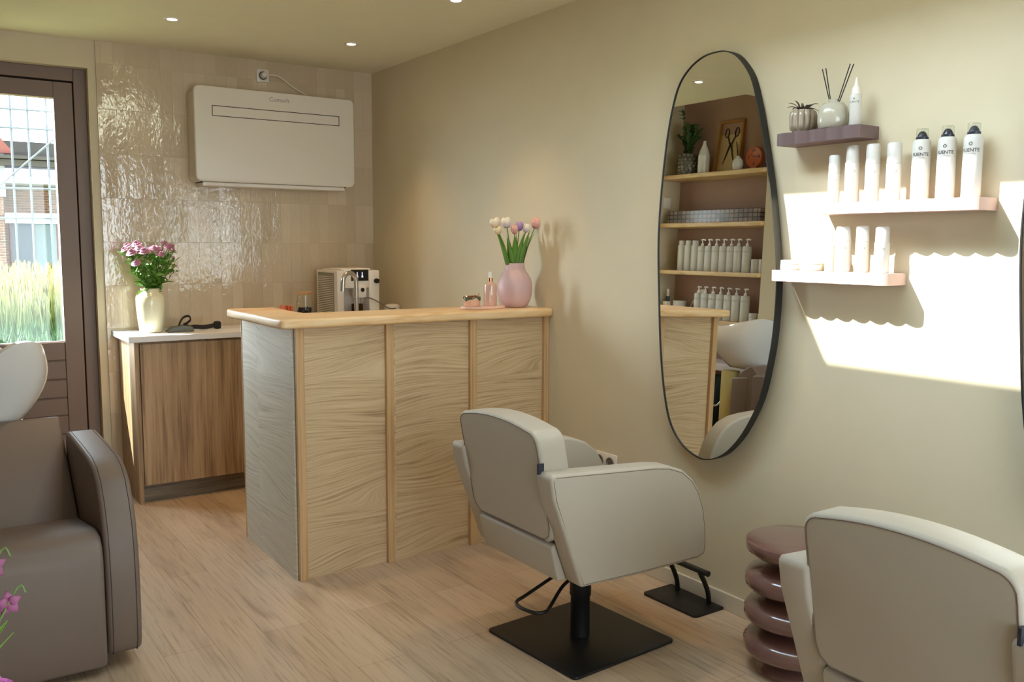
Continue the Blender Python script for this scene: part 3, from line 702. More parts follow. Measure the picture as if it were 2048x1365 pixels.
b = B(); lathe(b, [(0, 0.1185), (0.0125, 0.1185), (0.0125, 0.136), (0, 0.136)], 24); link('collar', b, M['copper'], sb, smooth=40)
b = B(); lathe(b, [(0, 0.1365), (0.0095, 0.1365), (0.0095, 0.152), (0.008, 0.165), (0, 0.167)], 24); link('nozzle', b, M['white'], sb, smooth=40)

VX, VY = -0.124, -1.90
vs = thing('pink_vase', 'pink matte ceramic vase at the right end of the bar', 'vase', (VX, VY, BT))
prof = [(0, 0), (0.052, 0), (0.062, 0.006), (0.078, 0.035), (0.085, 0.060), (0.0885, 0.085), (0.088, 0.115), (0.080, 0.145), (0.066, 0.168), (0.055, 0.182), (0.050, 0.195), (0.048, 0.219), (0.0455, 0.221), (0.044, 0.218), (0.046, 0.19), (0.058, 0.165), (0.07, 0.13), (0.07, 0.06), (0.05, 0.02), (0, 0.014)]
b = B(); lathe(b, prof, 56); link('vase_body', b, M['pinkvase'], vs, smooth=60)

def leafblade(b, base, tip, w, bend, mid=0.45, seg=10, curl=0.3, side=None):
    P0, P1 = Vector(base), Vector(tip); d = P1 - P0; L = d.length
    up = Vector(bend)
    s = (side or d.cross(up)); s = Vector(s)
    if s.length < 1e-6: s = d.cross(Vector((1, 0, 0)))
    s.normalize(); rows = []
    for i in range(seg + 1):
        u = i / seg; p = P0 + d * u + up * (4 * u * (1 - u)) * 0.5
        ww = w * (math.sin(PI * min(1, (u * 0.92 + 0.08)) ** 0.75)) if i < seg else 0.0004
        nrm = up.normalized() if up.length > 0 else Vector((0, 0, 1))
        rows.append((b.verts.new(p - s * ww + nrm * ww * curl), b.verts.new(p), b.verts.new(p + s * ww + nrm * ww * curl)))
    for r0, r1 in zip(rows[:-1], rows[1:]):
        b.faces.new((r0[0], r0[1], r1[1], r1[0])); b.faces.new((r0[1], r0[2], r1[2], r1[1]))
def solidify(o, th):
    m_ = o.modifiers.new('thickness', 'SOLIDIFY'); m_.thickness = th; return o

def tulip(dx, dy, zt, hgt, r, m, label, leaves):
    """dx,dy offset of bloom base from the vase axis; zt height above bar of bloom base"""
    o = thing('tulip', label, 'tulip', (VX, VY, BT), 0, 'tulips in the pink vase')
    bx, by = dx * 0.16, dy * 0.16
    top = Vector((dx, dy, zt))
    pts = crom([(bx, by, 0.03), (bx * 1.6, by * 1.6, 0.16), (dx * 0.55, dy * 0.55, 0.28), tuple(top)], sub=6)
    b = B(); tube(b, pts, 0.0026, 8); link('stem', b, M['stem'], o, smooth=60)
    # bloom: six overlapping petals as lathed lobes
    d = (pts[-1] - pts[-3]).normalized(); R = d.to_track_quat('Z', 'Y').to_matrix().to_4x4()
    b = B()
    for ring, (n_, k0, sc_) in enumerate(((3, 0.0, 0.93), (3, PI / 3, 1.0))):
        for k in range(n_):
            a0 = k0 + 2 * PI * k / n_
            rows = []
            for i in range(9):
                u = i / 8; z = u * hgt; rad = r * sc_ * (math.sin(PI * min(1, 0.12 + 0.62 * u)) ** 0.8) * (1 - 0.22 * u * u)
                half = (1.15 if u < 0.6 else 1.15 * math.cos((u - 0.6) / 0.4 * PI / 2 * 0.97) ** 0.7)
                rows.append([b.verts.new((rad * math.cos(a0 + half * s), rad * math.sin(a0 + half * s), z + 0.0 * abs(s))) for s in (-1, -0.5, 0, 0.5, 1)])
            for r0, r1 in zip(rows[:-1], rows[1:]):
                for j in range(4): b.faces.new((r0[j], r0[j + 1], r1[j + 1], r1[j]))
    bo = link('bloom', b, m, o, smooth=70); bo.location = top; bo.rotation_euler = R.to_euler(); solidify(bo, 0.0008)
    for (a, l, w) in leaves:
        b = B(); ca, sa = math.cos(a), math.sin(a)
        leafblade(b, (0.035 * ca * 0.8, 0.03 * sa, 0.12), (l * 0.62 * ca, l * 0.5 * sa, 0.215 + l * 0.95), w, (-ca * 0.02, -sa * 0.02, 0.02), side=(-sa, ca, 0))
        solidify(link('leaf', b, M['leaf'], o, smooth=70), 0.001)
TU = [(-0.106, 0.0, 0.393, 0.056, 0.029, 'tul_cream', 'cream tulip, leftmost large bloom in the pink vase', [(PI, 0.21, 0.018), (2.6, 0.13, 0.020)]),
      (-0.114, -0.03, 0.366, 0.040, 0.022, 'tul_yellow', 'pale yellow tulip bud just under the leftmost cream tulip', [(3.7, 0.14, 0.018)]),
      (-0.048, 0.0, 0.396, 0.052, 0.027, 'tul_white', 'white tulip with lilac base, second large bloom from the left', [(2.2, 0.16, 0.018), (4.2, 0.15, 0.021)]),
      (-0.016, -0.02, 0.366, 0.044, 0.020, 'tul_pink', 'small pink tulip low in the middle of the bunch', [(4.7, 0.16, 0.022), (1.5, 0.15, 0.018)]),
      (0.024, 0.0, 0.382, 0.046, 0.022, 'tul_lilac', 'deeper lilac tulip right of the middle of the bunch', [(1.0, 0.16, 0.018), (5.3, 0.14, 0.021)]),
      (0.046, -0.025, 0.374, 0.044, 0.020, 'tul_white', 'pale lilac tulip bud touching the lilac tulip', [(5.0, 0.18, 0.020)]),
      (0.112, -0.01, 0.397, 0.054, 0.028, 'tul_pink', 'large pink tulip, rightmost bloom in the pink vase', [(0.1, 0.15, 0.018), (5.9, 0.17, 0.020)])]
for dx, dy, zt, hg, r, m_, lb, lv in TU: tulip(dx, dy, zt, hg, r, M[m_], lb, lv)

# ---------------------------------------------------------------- cream vase with chrysanthemums on the worktop
CX, CY, CZ = -1.505, -0.22, 0.9433
vs = thing('cream_vase', 'cream glazed ribbed vase of flowers at the left end of the worktop', 'vase', (CX, CY, CZ))
b = B(); lathe(b, [(0, 0), (0.058, 0), (0.064, 0.006), (0.072, 0.08), (0.078, 0.16), (0.078, 0.20), (0.070, 0.218), (0.052, 0.228), (0.050, 0.245), (0.053, 0.252), (0.049, 0.252), (0.046, 0.24), (0.048, 0.225), (0.07, 0.19), (0.06, 0.03), (0, 0.01)], 56); link('vase_body', b, M['creamvase'], vs, smooth=60)
def mum(b, c_, r, nrm=(0, 0, 1), rings=3, n0=16):
    R = Vector(nrm).normalized().to_track_quat('Z', 'Y').to_matrix().to_4x4(); T = Matrix.Translation(c_) @ R
    t_ = bmesh.new()
    for q in range(rings):
        rr_ = r * (1 - 0.27 * q); lift = 0.10 * r + 0.28 * r * q; n_ = n0 - 3 * q
        for k in range(n_):
            a = 2 * PI * (k + 0.5 * q) / n_ + random.uniform(-0.05, 0.05); ca, sa = math.cos(a), math.sin(a); w = rr_ * 0.24
            P_ = lambda rad, off, z: t_.verts.new((rad * ca - off * sa, rad * sa + off * ca, z))
            v = [P_(0.1 * rr_, -w * 0.3, 0.0 + lift * 0.4), P_(0.1 * rr_, w * 0.3, lift * 0.4), P_(0.65 * rr_, w, lift + 0.06 * r), P_(0.65 * rr_, -w, lift + 0.06 * r), P_(rr_, w * 0.5, lift * 0.8 - 0.08 * r), P_(rr_, -w * 0.5, lift * 0.8 - 0.08 * r)]
            t_.faces.new((v[0], v[1], v[2], v[3])); t_.faces.new((v[3], v[2], v[4], v[5]))
    bmesh.ops.create_icosphere(t_, subdivisions=1, radius=r * 0.3, matrix=Matrix.Translation((0, 0, r * 0.45)))
    xf(t_.verts, T); merge(b, t_)
def spray(label, heads, leafpts, mt, base, origin, lm='leaf', leafw=0.02, group='chrysanthemums in the cream vase', cat='flower'):
    o = thing('chrysanthemum', label, cat, origin, 0, group)
    b = B(); hub = Vector(base)
    for (x, y, z, r) in heads: tube(b, crom([hub, (hub + Vector((x, y, z))) / 2 + Vector((0, 0, 0.02)), (x, y, z)], sub=4), 0.002, 6)
    link('stem', b, M['stem'], o, smooth=60)
    for (x, y, z, r) in heads:
        b = B(); mum(b, (x, y, z), r, (x * 1.2, y * 1.2 - 0.05, 0.22)); link('bloom', b, mt, o)
    b = B()
    for (p0, p1) in leafpts: leafblade(b, p0, p1, leafw * random.uniform(0.7, 1.2), (0, 0, 0.02), seg=6, side=(random.uniform(-1, 1), random.uniform(-1, 1), 0.2))
    for k in range(150):
        u = random.random() ** 0.8; h_ = random.choice(heads); p = hub.lerp(Vector(h_[:3]), u * 0.85) + Vector([random.uniform(-0.02, 0.02) for _ in range(3)])
        d = Vector((random.uniform(-1, 1), random.uniform(-1, 1), random.uniform(0.0, 1))).normalized() * random.uniform(0.025, 0.055)
        leafblade(b, p, p + d, leafw * 0.55, (0, 0, 0.006), seg=4, side=(random.uniform(-1, 1), random.uniform(-1, 1), 0.3))
    solidify(link('leaves', b, M[lm], o), 0.0006)
ori = (CX, CY, CZ)
spray('mauve chrysanthemums on the left side of the cream vase', [(-0.095, -0.03, 0.455, 0.034), (-0.105, 0.03, 0.487, 0.032), (-0.062, 0.01, 0.498, 0.034), (-0.035, -0.05, 0.462, 0.034), (-0.08, -0.06, 0.395, 0.028), (-0.125, 0.01, 0.470, 0.024), (-0.055, -0.03, 0.478, 0.030)],
      [((-0.02, -0.02, 0.26), (-0.14, -0.05, 0.355)), ((-0.02, -0.04, 0.24), (-0.09, -0.09, 0.215)), ((-0.02, 0.0, 0.27), (-0.09, 0.03, 0.33))], M['purpleflower'], (-0.012, -0.01, 0.20), ori)
spray('mauve chrysanthemums in the middle of the cream vase', [(0.045, -0.02, 0.470, 0.034), (0.052, -0.05, 0.445, 0.028), (0.005, 0.03, 0.462, 0.024), (0.03, 0.04, 0.48, 0.026), (0.022, -0.03, 0.476, 0.028)],
      [((0.0, 0.0, 0.26), (0.01, -0.05, 0.36)), ((0.0, 0.0, 0.26), (-0.03, 0.04, 0.38))], M['purpleflower'], (0.005, 0.0, 0.20), ori)
spray('darker mauve chrysanthemums on the right side of the cream vase', [(0.090, 0.02, 0.500, 0.032), (0.118, -0.01, 0.487, 0.031), (0.140, 0.01, 0.458, 0.021), (0.130, -0.02, 0.425, 0.014), (0.150, 0.02, 0.375, 0.014), (0.100, -0.02, 0.478, 0.028)],
      [((0.02, 0.0, 0.26), (0.14, 0.0, 0.285)), ((0.02, 0.0, 0.28), (0.10, -0.03, 0.40)), ((0.03, 0.0, 0.28), (0.125, 0.02, 0.35))], M['purpleflower'], (0.018, 0.01, 0.20), ori)

# dark webbing strap and grey pouch on the worktop
b = B()
def ribbon(b, pts, w, wd, th=0.003):
    P_ = crom(pts, sub=6); wd = Vector(wd).normalized() * (w / 2); rows = []
    for i, p in enumerate(P_):
        d = (P_[min(i + 1, len(P_) - 1)] - P_[max(i - 1, 0)]).normalized(); nrm = d.cross(wd).normalized() * th / 2
        rows.append([b.verts.new(q) for q in (p - wd - nrm, p + wd - nrm, p + wd + nrm, p - wd + nrm)])
    for r0, r1 in zip(rows[:-1], rows[1:]):
        for k in range(4): b.faces.new((r0[k], r0[(k + 1) % 4], r1[(k + 1) % 4], r1[k]))
    b.faces.new(rows[0]); b.faces.new(rows[-1][::-1])
st = thing('apron_strap', 'grey pouch and dark looped strap lying beside the cream vase', 'strap', (-1.33, -0.24, 0.9436))
b = B(); ribbon(b, [(-0.03, 0, 0.022), (-0.02, 0.0, 0.05), (0.0, 0, 0.078), (0.03, 0, 0.085), (0.04, 0, 0.065), (0.02, 0, 0.045), (0.0, 0, 0.034), (0.03, 0, 0.026)], 0.022, (0.2, 1, 0.35), 0.006); link('loop', b, M['fabricdark'], st)
b = B(); ribbon(b, [(0.02, 0.02, 0.012), (0.07, 0.03, 0.018), (0.12, 0.03, 0.014), (0.17, 0.04, 0.018), (0.20, 0.04, 0.028)], 0.028, (0, 0.7, 0.7), 0.006); box(b, 0.185, 0.225, 0.02, 0.06, 0.0, 0.045, 0.01); link('strap_end', b, M['fabricdark'], st)
b = B(); prism(b, [(-0.085, 0.0), (-0.05, 0.022), (0.0, 0.03), (0.045, 0.022), (0.05, 0.0)], lambda a, c_, d: (a * 1.1 - 0.012, d, c_ * 1.2), -0.07, 0.03, 0.006, 3, 0.3); link('pouch', b, M['fabricgrey'], st, smooth=40)

# ---------------------------------------------------------------- styling chairs
def make_chair(label):
    o = thing('styling_chair', label, 'salon chair', (-0.65, -3.118, 0), 0, 'styling chairs facing the wall mirrors')
    R4 = Matrix.Rotation(math.radians(4), 4, 'Z')
    b = B(); prism(b, rrect(0.495, 0.495, 0.02, 5), lambda a, c_, d: (a, c_, d), 0.0, 0.010, 0.002, 2, mat=R4); link('base_plate', b, M['black'], o, smooth=40)
    b = B(); lathe(b, [(0, 0.0105), (0.036, 0.0105), (0.036, 0.16), (0.040, 0.165), (0.040, 0.24), (0.028, 0.245), (0.028, 0.31), (0, 0.31)], 32); link('column', b, M['black'], o, smooth=40)
    b = B(); box(b, -0.14, 0.14, -0.12, 0.12, 0.31, 0.345, 0.006); link('seat_bracket', b, M['black'], o)
    b = B(); path = crom([(-0.03, 0.07, 0.24), (-0.20, 0.055, 0.19), (-0.265, 0.03, 0.185), (-0.285, -0.02, 0.185), (-0.27, -0.085, 0.185), (-0.235, -0.10, 0.185), (-0.19, -0.07, 0.185), (-0.10, -0.02, 0.22), (-0.03, 0.0, 0.24)], sub=5)
    tube(b, path, 0.0065, 10); link('pump_lever', b, M['black'], o, smooth=60)
    b = B(); tube(b, [(0.03, -0.02, 0.25), (0.085, -0.045, 0.235)], 0.012, 12); link('lock_knob', b, M['black'], o, smooth=60)
    # armrests
    BY = -0.026
    prof = [(-0.262, 0.352), (0.0, 0.345), (0.27, 0.347), (0.303, 0.357), (0.308, 0.395), (0.303, 0.46), (0.290, 0.53), (0.266, 0.59), (0.232, 0.640), (0.182, 0.679), (0.12, 0.702), (0.05, 0.712), (-0.12, 0.723), (-0.378, 0.740), (-0.390, 0.731), (-0.377, 0.66)]
    for s in (-1, 1):
        lo, hi = (0.225 + BY, 0.307 + BY) if s > 0 else (-0.307 + BY, -0.225 + BY)
        b = B(); prism(b, prof, lambda a, c_, d: (a, d, c_), lo, hi, 0.012, 4, 0.9); ar = link('armrest', b, M['chair'], o, smooth=40)
        b = B(); yo = hi - 0.0045 if s > 0 else lo + 0.0045
        for yy in ((hi + 0.0005 - 0.012) if s > 0 else (lo - 0.0005 + 0.012),):
            p3 = [Vector((a, yy, c_)) for a, c_ in prof]; cen = Vector((0.0, yy, 0.53))
            p3 = [p + (p - cen).normalized() * -0.0015 for p in p3]
            yq = hi - 0.0008 if s > 0 else lo + 0.0008
            q = [Vector((cen.x + (p.x - cen.x) * 0.968, yq, cen.z + (p.z - cen.z) * 0.952)) for p in p3]
            tube(b, q, 0.0014, 6, closed=True)
        link('seam', b, M['seam'], ar)
        # short crosswise seam on the rear face of the arm
        b = B(); tube(b, [(-0.380, lo + 0.01, 0.685), (-0.380, hi - 0.01, 0.685)], 0.0012, 6); link('rear_seam', b, M['seam'], ar)
    # seat and rear rail
    b = B(); box(b, -0.24, 0.275, -0.222 + BY, 0.222 + BY, 0.345, 0.50, 0.02, 3); link('seat', b, M['chair'], o, smooth=40)
    b = B(); prism(b, [(-0.292, 0.352), (-0.322, 0.47), (-0.31, 0.482), (-0.235, 0.482), (-0.235, 0.352)], lambda a, c_, d: (a, d, c_), -0.222 + BY, 0.222 + BY, 0.008, 3, 0.4); link('rear_rail', b, M['chair'], o, smooth=40)
    # backrest
    hw = 0.238
    pts = [(-hw, 0.05), (-hw + 0.010, 0.020), (-hw + 0.04, 0.0), (hw - 0.04, 0.0), (hw - 0.010, 0.020), (hw, 0.05), (hw, 0.31)]
    rc = 0.045
    for k in range(1, 7):
        a = math.radians(90 * k / 6); pts.append((hw - rc + rc * math.cos(a), 0.325 + 0.045 * math.sin(a)))
    for k in range(1, 12):
        xx = (hw - rc) * (1 - 2 * k / 12); pts.append((xx, 0.370 + 0.020 * (1 - (xx / (hw - rc)) ** 2)))
    for k in range(0, 6):
        a = math.radians(90 + 90 * k / 6); pts.append((-hw + rc + rc * math.cos(a), 0.325 + 0.045 * math.sin(a)))
    pts.append((-hw, 0.31))
    lean = 0.20
    def bf(a, c_, d): return (d - 0.330 - c_ * lean, a * 1.01 + BY - 0.004, c_ * 1.03 + 0.487)
    b = B(); prism(b, pts, bf, 0.0, 0.115, 0.016, 4, 0.75); bk = link('backrest', b, M['chair'], o, smooth=40)
    b = B(); q = [Vector(bf(a * 0.966, 0.19 + (c_ - 0.19) * 0.955, 0.0008)) for a, c_ in pts]; tube(b, q, 0.0014, 6, closed=True); link('seam', b, M['seam'], bk)
    b = B(); box(b, -0.010, 0.012, -0.0035, 0.0035, -0.017, 0.017); b2 = link('brand_tag', b, M['navy'], bk); b2.location = (-0.383, -0.2695, 0.748)
    return o
ch1 = make_chair('greige styling chair on square black base, whole in view beside the bar')
ch2 = dup(ch1, (-0.63, -4.586, 0), 0.0, 'greige styling chair cropped by the lower right corner, nearest the camera')

# foot rest
fr = thing('foot_rest', 'low black foot rest on flat plate under the mirror', 'foot rest', (-0.09, -3.09, 0), math.radians(0))
b = B(); prism(b, rrect(0.175, 0.30, 0.018, 5), lambda a, c_, d: (a, c_, d), 0.0, 0.010, 0.002, 2, mat=Matrix.Rotation(math.radians(1), 4, 'Z')); link('base_plate', b, M['black'], fr, smooth=40)
for yy in (0.082, -0.095):
    b = B(); tube(b, crom([(0.05, yy, 0.011), (0.042, yy, 0.06), (0.02, yy, 0.11), (-0.005, yy, 0.15)]), 0.010, 12); link('leg', b, M['black'], fr, smooth=60)
b = B(); tube(b, [(0.0, 0.135, 0.158), (0.0, -0.135, 0.158)], 0.012, 14); link('foot_bar', b, M['black'], fr, smooth=50)

# zigzag side table
st = thing('side_table', 'glossy mauve stacked-disc side table between the two styling chairs', 'side table', (-0.195, -3.728, 0))
prof = [(0, 0.46), (0.160, 0.46), (0.172, 0.456), (0.175, 0.446), (0.172, 0.425)]
def disc(zc): return [(0.085, zc + 0.050), (0.105, zc + 0.046), (0.160, zc + 0.024), (0.172, zc + 0.010), (0.173, zc - 0.018), (0.165, zc - 0.030), (0.11, zc - 0.048), (0.075, zc - 0.056)]
prof += [(0.15, 0.408), (0.10, 0.39), (0.080, 0.382)]
for zc in (0.325, 0.212, 0.099): prof += disc(zc)
prof += [(0.075, 0.036), (0.12, 0.02), (0.13, 0.0), (0, 0.0)]
b = B(); lathe(b, prof, 64); link('table_body', b, M['tablegloss'], st, smooth=50)

# ---------------------------------------------------------------- mirrors
OUT = [(-3.135, 2.191), (-3.062, 2.184), (-2.988, 2.148), (-2.930, 2.080), (-2.890, 1.942), (-2.865, 1.762), (-2.852, 1.578), (-2.852, 1.433), (-2.868, 1.225), (-2.889, 1.017), (-2.923, 0.832), (-2.968, 0.712), (-3.040, 0.640), (-3.122, 0.608), (-3.180, 0.609), (-3.240, 0.632), (-3.295, 0.675), (-3.359, 0.755), (-3.424, 0.884), (-3.459, 1.037), (-3.474, 1.167), (-3.476, 1.33), (-3.460, 1.473), (-3.428, 1.654), (-3.389, 1.818), (-3.349, 1.965), (-3.308, 2.075), (-3.245, 2.152), (-3.19, 2.183)]
def make_mirror(label):
    o = thing('wall_mirror', label, 'mirror', (-0.047, -3.11, 1.39), 0, 'pebble-shaped mirrors on the right wall')
    tilt = 0.022
    def mp_(y, z, d): # d = distance into the room
        return (-d + tilt * 0 + (z - 1.39) * tilt, y + 3.11, z - 1.39)
    oc = [(p.x, p.y) for p in crom([(y, z, 0) for y, z in OUT], True, 4)]
    b = B(); prism(b, oc, mp_, -0.004, 0.0, 0); link('mirror_glass', b, M['mirror'], o)
    b = B(); n = len(oc); rings = []
    for d, k in ((-0.030, 0.0), (0.004, 0.0), (0.004, -0.004), (-0.0045, -0.004), (-0.030, -0.003)):
        ring = []
        for i in range(n):
            a, c_ = Vector(oc[i - 1]), Vector(oc[(i + 1) % n]); tg = (c_ - a).normalized(); nr = Vector((tg.y, -tg.x))
            cen = Vector((-3.165, 1.4)) - Vector(oc[i])
            if nr.dot(cen) > 0: nr = -nr
            q = Vector(oc[i]) + nr * (0.002 + k); ring.append(b.verts.new(mp_(q.x, q.y, d)))
        rings.append(ring)
    for r0, r1 in zip(rings, rings[1:] + rings[:1]):
        for i in range(n): b.faces.new((r0[i], r0[(i + 1) % n], r1[(i + 1) % n], r1[i]))
    link('frame', b, M['black'], o, smooth=40)
    b = B(); box(b, 0.015 + 0.006, 0.045, -0.05, 0.05, 0.55, 0.60); link('mount', b, M['black'], o)
    b = B(); box(b, -0.008, 0.045, -0.05, 0.05, -0.5, -0.46); link('mount', b, M['black'], o)
    return o
m1 = make_mirror('tall pebble-shaped mirror with thin black frame, left of the shelves')
dup(m1, (-0.047, -3.11 - 1.474, 1.39), None, 'pebble-shaped mirror cut by the right edge, only its black rim showing')

# double socket
so = thing('double_socket', 'double white wall socket low on the wall behind the styling chair', 'socket', (0, -2.486, 0.452))
b = B(); box(b, -0.009, -0.0005, -0.078, 0.078, -0.040, 0.040, 0.003); link('faceplate', b, M['white_light'], so, smooth=40)
for yy in (-0.037, 0.037):
    b = B(); lathe(b, [(0, 0.001), (0.019, 0.001), (0.022, 0.006), (0.025, 0.006), (0.025, 0.0), (0, 0.0)], 28, mat=Matrix.Translation((-0.0085, yy, 0)) @ Matrix.Rotation(-PI / 2, 4, 'Y'))
    sr = link('socket_cup', b, M['greyplastic'], so, smooth=40)
    b = B()
    for q in (-0.008, 0.008): box(b, -0.0105, -0.0092, yy + q - 0.002, yy + q + 0.002, -0.002, 0.002)
    link('pin_hole', b, M['gap'], sr)

# ---------------------------------------------------------------- wall shelves with products
def shelf(y0, y1, z0, z1, m, label, n):
    o = thing('wall_shelf', label, 'shelf', (0, (y0 + y1) / 2, z0), 0)
    L = y1 - y0; pts = [(-0.0005, -L / 2), (-0.100, -L / 2)]
    for k in range(n):
        for j in range(1, 9):
            u = j / 8; pts.append((-0.104 - 0.010 * math.sin(PI * u) if j < 8 else -0.104, -L / 2 + L * (k + u) / n))
    pts += [(-0.0005, L / 2)]
    b = B(); prism(b, pts, lambda a, c_, d: (a, c_, d), 0.0, z1 - z0, 0.0); link('board', b, m, o, smooth=25)
    return o
shelf(-3.828, -3.500, 1.799, 1.840, M['mauveshelf'], 'small dark mauve fluted shelf, the top one, with plant and diffuser', 5)
shelf(-4.228, -3.648, 1.557, 1.594, M['pinkshelf'], 'long pale pink fluted shelf holding seven bottles', 9)
shelf(-3.951, -3.498, 1.328, 1.366, M['pinkshelf'], 'lower pale pink fluted shelf with jars and three bottles', 7)

TOCAM = {}
def face_angle(y, x=-0.055): return math.atan2(-5.63 - y, -2.66 - x)
def emblem(size):
    """small eight-piece radial mark"""
    b = B()
    for k in range(8):
        a = PI / 4 * k + PI / 8; s = size
        R = Matrix.Rotation(a, 4, 'Z'); t_ = bmesh.new()
        vs_ = [t_.verts.new(p) for p in ((s * 0.28, -s * 0.09, 0), (s * 0.62, -s * 0.14, 0), (s * 0.72, 0, 0), (s * 0.62, s * 0.14, 0), (s * 0.28, s * 0.09, 0))]
        t_.faces.new(vs_); xf(t_.verts, R); merge(b, t_)
    return b
def can(y, label, turn=0.2):
    z = 1.5942; o = thing('hairspray_can', label, 'spray can', (-0.044, y + 0.006, z), 0, 'hairspray cans on the long pink shelf')
    r = 0.0265
    b = B(); lathe(b, [(0, 0), (r - 0.002, 0), (r, 0.003), (r, 0.172), (r - 0.003, 0.181), (r - 0.007, 0.184), (0, 0.184)], 40); bd = link('can_body', b, M['bottle'], o, smooth=50)
    b = B(); lathe(b, [(0, 0.1845), (0.0185, 0.1845), (0.0185, 0.191), (0.017, 0.192), (0, 0.192)], 32); link('collar', b, M['navy'], o, smooth=50)
    b = B(); lathe(b, [(0, 0.1925), (0.015, 0.1925), (0.013, 0.199), (0.009, 0.206), (0.005, 0.209), (0, 0.209)], 24); link('nozzle', b, M['navy'], o, smooth=60)
    b = B(); lathe(b, [(0.0178, 0.1925), (0.0178, 0.214), (0.016, 0.217), (0, 0.217), (0, 0.2162), (0.0155, 0.2162), (0.0170, 0.2135), (0.0170, 0.1925), (0.0178, 0.1925)], 32); link('clear_cap', b, M['jarglass'], o, smooth=50)
    fa_ = face_angle(y) - turn
    b = wrap(text_bm('FUENTE', 0.0145, 0, 1.0, 0.0002), r + 0.0004, fa_, 0.137)
    wrap_small = wrap(text_bm('HAIR COLLECTION', 0.0032), r + 0.0004, fa_, 0.1265); merge(b, wrap_small)
    e = wrap(emblem(0.0085), r + 0.0004, fa_, 0.156); merge(b, e); link('print', b, M['ink'], bd)
    return o
for y, lb, tn in ((-4.014, 'white FUENTE hairspray can, left one of the three with clear caps', 0.13), (-4.096, 'white FUENTE hairspray can, middle one of the three with clear caps', 0.24), (-4.176, 'white FUENTE hairspray can, rightmost on the long pink shelf', 0.28)): can(y, lb, tn)
def tubeb(y, z, r, h, seam, label, group, x=-0.055, taper=0.0, txt=True):
    o = thing('bottle', label, 'bottle', (x, y, z), 0, group)
    zc = h * seam
    b = B(); lathe(b, [(0, 0), (r - 0.002, 0), (r, 0.003), (r, zc), (0, zc)], 36); bd = link('bottle_body', b, M['bottle'], o, smooth=50)
    b = B(); lathe(b, [(0, zc + 0.0006), (r - 0.0005 - taper, zc + 0.0006), (r - 0.001 - taper, h - 0.004), (r - 0.004 - taper, h), (0, h)], 36); link('cap', b, M['bottle'], o, smooth=50)
    if txt:
        fa_ = face_angle(y) - 0.3
        b = wrap(text_bm('FUENTE', min(0.011, r * 0.42)), r + 0.0004, fa_, zc * 0.78); merge(b, wrap(emblem(0.005), r + 0.0004, fa_, zc * 0.78 + 0.012)); link('print', b, M['inkgrey'], bd)
    return o
G2 = 'plain white bottles on the long pink shelf'; Z2s = 1.5942
tubeb(-3.705, Z2s, 0.0195, 0.160, 0.62, 'shortest white bottle, leftmost on the long pink shelf', G2)
tubeb(-3.773, Z2s, 0.0225, 0.186, 0.70, 'white bottle with stepped cap, second on the long pink shelf', G2, taper=0.0015)
tubeb(-3.849, Z2s, 0.0225, 0.184, 0.66, 'white bottle, third from the left on the long pink shelf', G2)
tubeb(-3.924, Z2s, 0.0225, 0.182, 0.64, 'white bottle just left of the hairspray cans on the long shelf', G2)
G3 = 'white bottles on the lower pink shelf'; Z3s = 1.3662
tubeb(-3.752, Z3s, 0.0250, 0.150, 0.68, 'wide white bottle, left of the three on the lower pink shelf', G3)
tubeb(-3.824, Z3s, 0.0215, 0.152, 0.66, 'white bottle, middle of the three on the lower pink shelf', G3)
tubeb(-3.896, Z3s, 0.0235, 0.148, 0.66, 'white bottle, rightmost on the lower pink shelf', G3, taper=0.0015)
def jar(y, z, r, h, label, x=-0.055, group=None):
    o = thing('jar', label, 'jar', (x, y, z), 0, group)
    b = B(); lathe(b, [(0, 0), (r - 0.003, 0), (r, 0.004), (r, h * 0.55), (0, h * 0.55)], 36); link('jar_body', b, M['bottle'], o, smooth=50)
    b = B(); lathe(b, [(0, h * 0.55 + 0.0008), (r - 0.0005, h * 0.55 + 0.0008), (r - 0.0005, h - 0.002), (r - 0.003, h), (0, h)], 36); link('lid', b, M['bottle'], o, smooth=50)
    return o
GJ = 'white jars on the lower pink shelf'
jar(-3.538, Z3s, 0.034, 0.036, 'flat white jar, leftmost on the lower pink shelf', group=GJ)
jar(-3.625, Z3s, 0.037, 0.040, 'wider white jar carrying a smaller jar on the lower pink shelf', group=GJ)
jar(-3.606, Z3s + 0.0404, 0.017, 0.034, 'smallest white jar, stacked on the wider jar', group=GJ)
o = thing('mist_bottle', 'slim white mist bottle beside the stacked jars on lower pink shelf', 'bottle', (-0.055, -3.700, Z3s))
b = B(); lathe(b, [(0, 0), (0.014, 0), (0.0155, 0.003), (0.0155, 0.085), (0.008, 0.093), (0, 0.093)], 28); link('bottle_body', b, M['bottle'], o, smooth=50)
b = B(); lathe(b, [(0, 0.0935), (0.009, 0.0935), (0.009, 0.115), (0.007, 0.127), (0, 0.128)], 24); link('nozzle', b, M['white'], o, smooth=50)

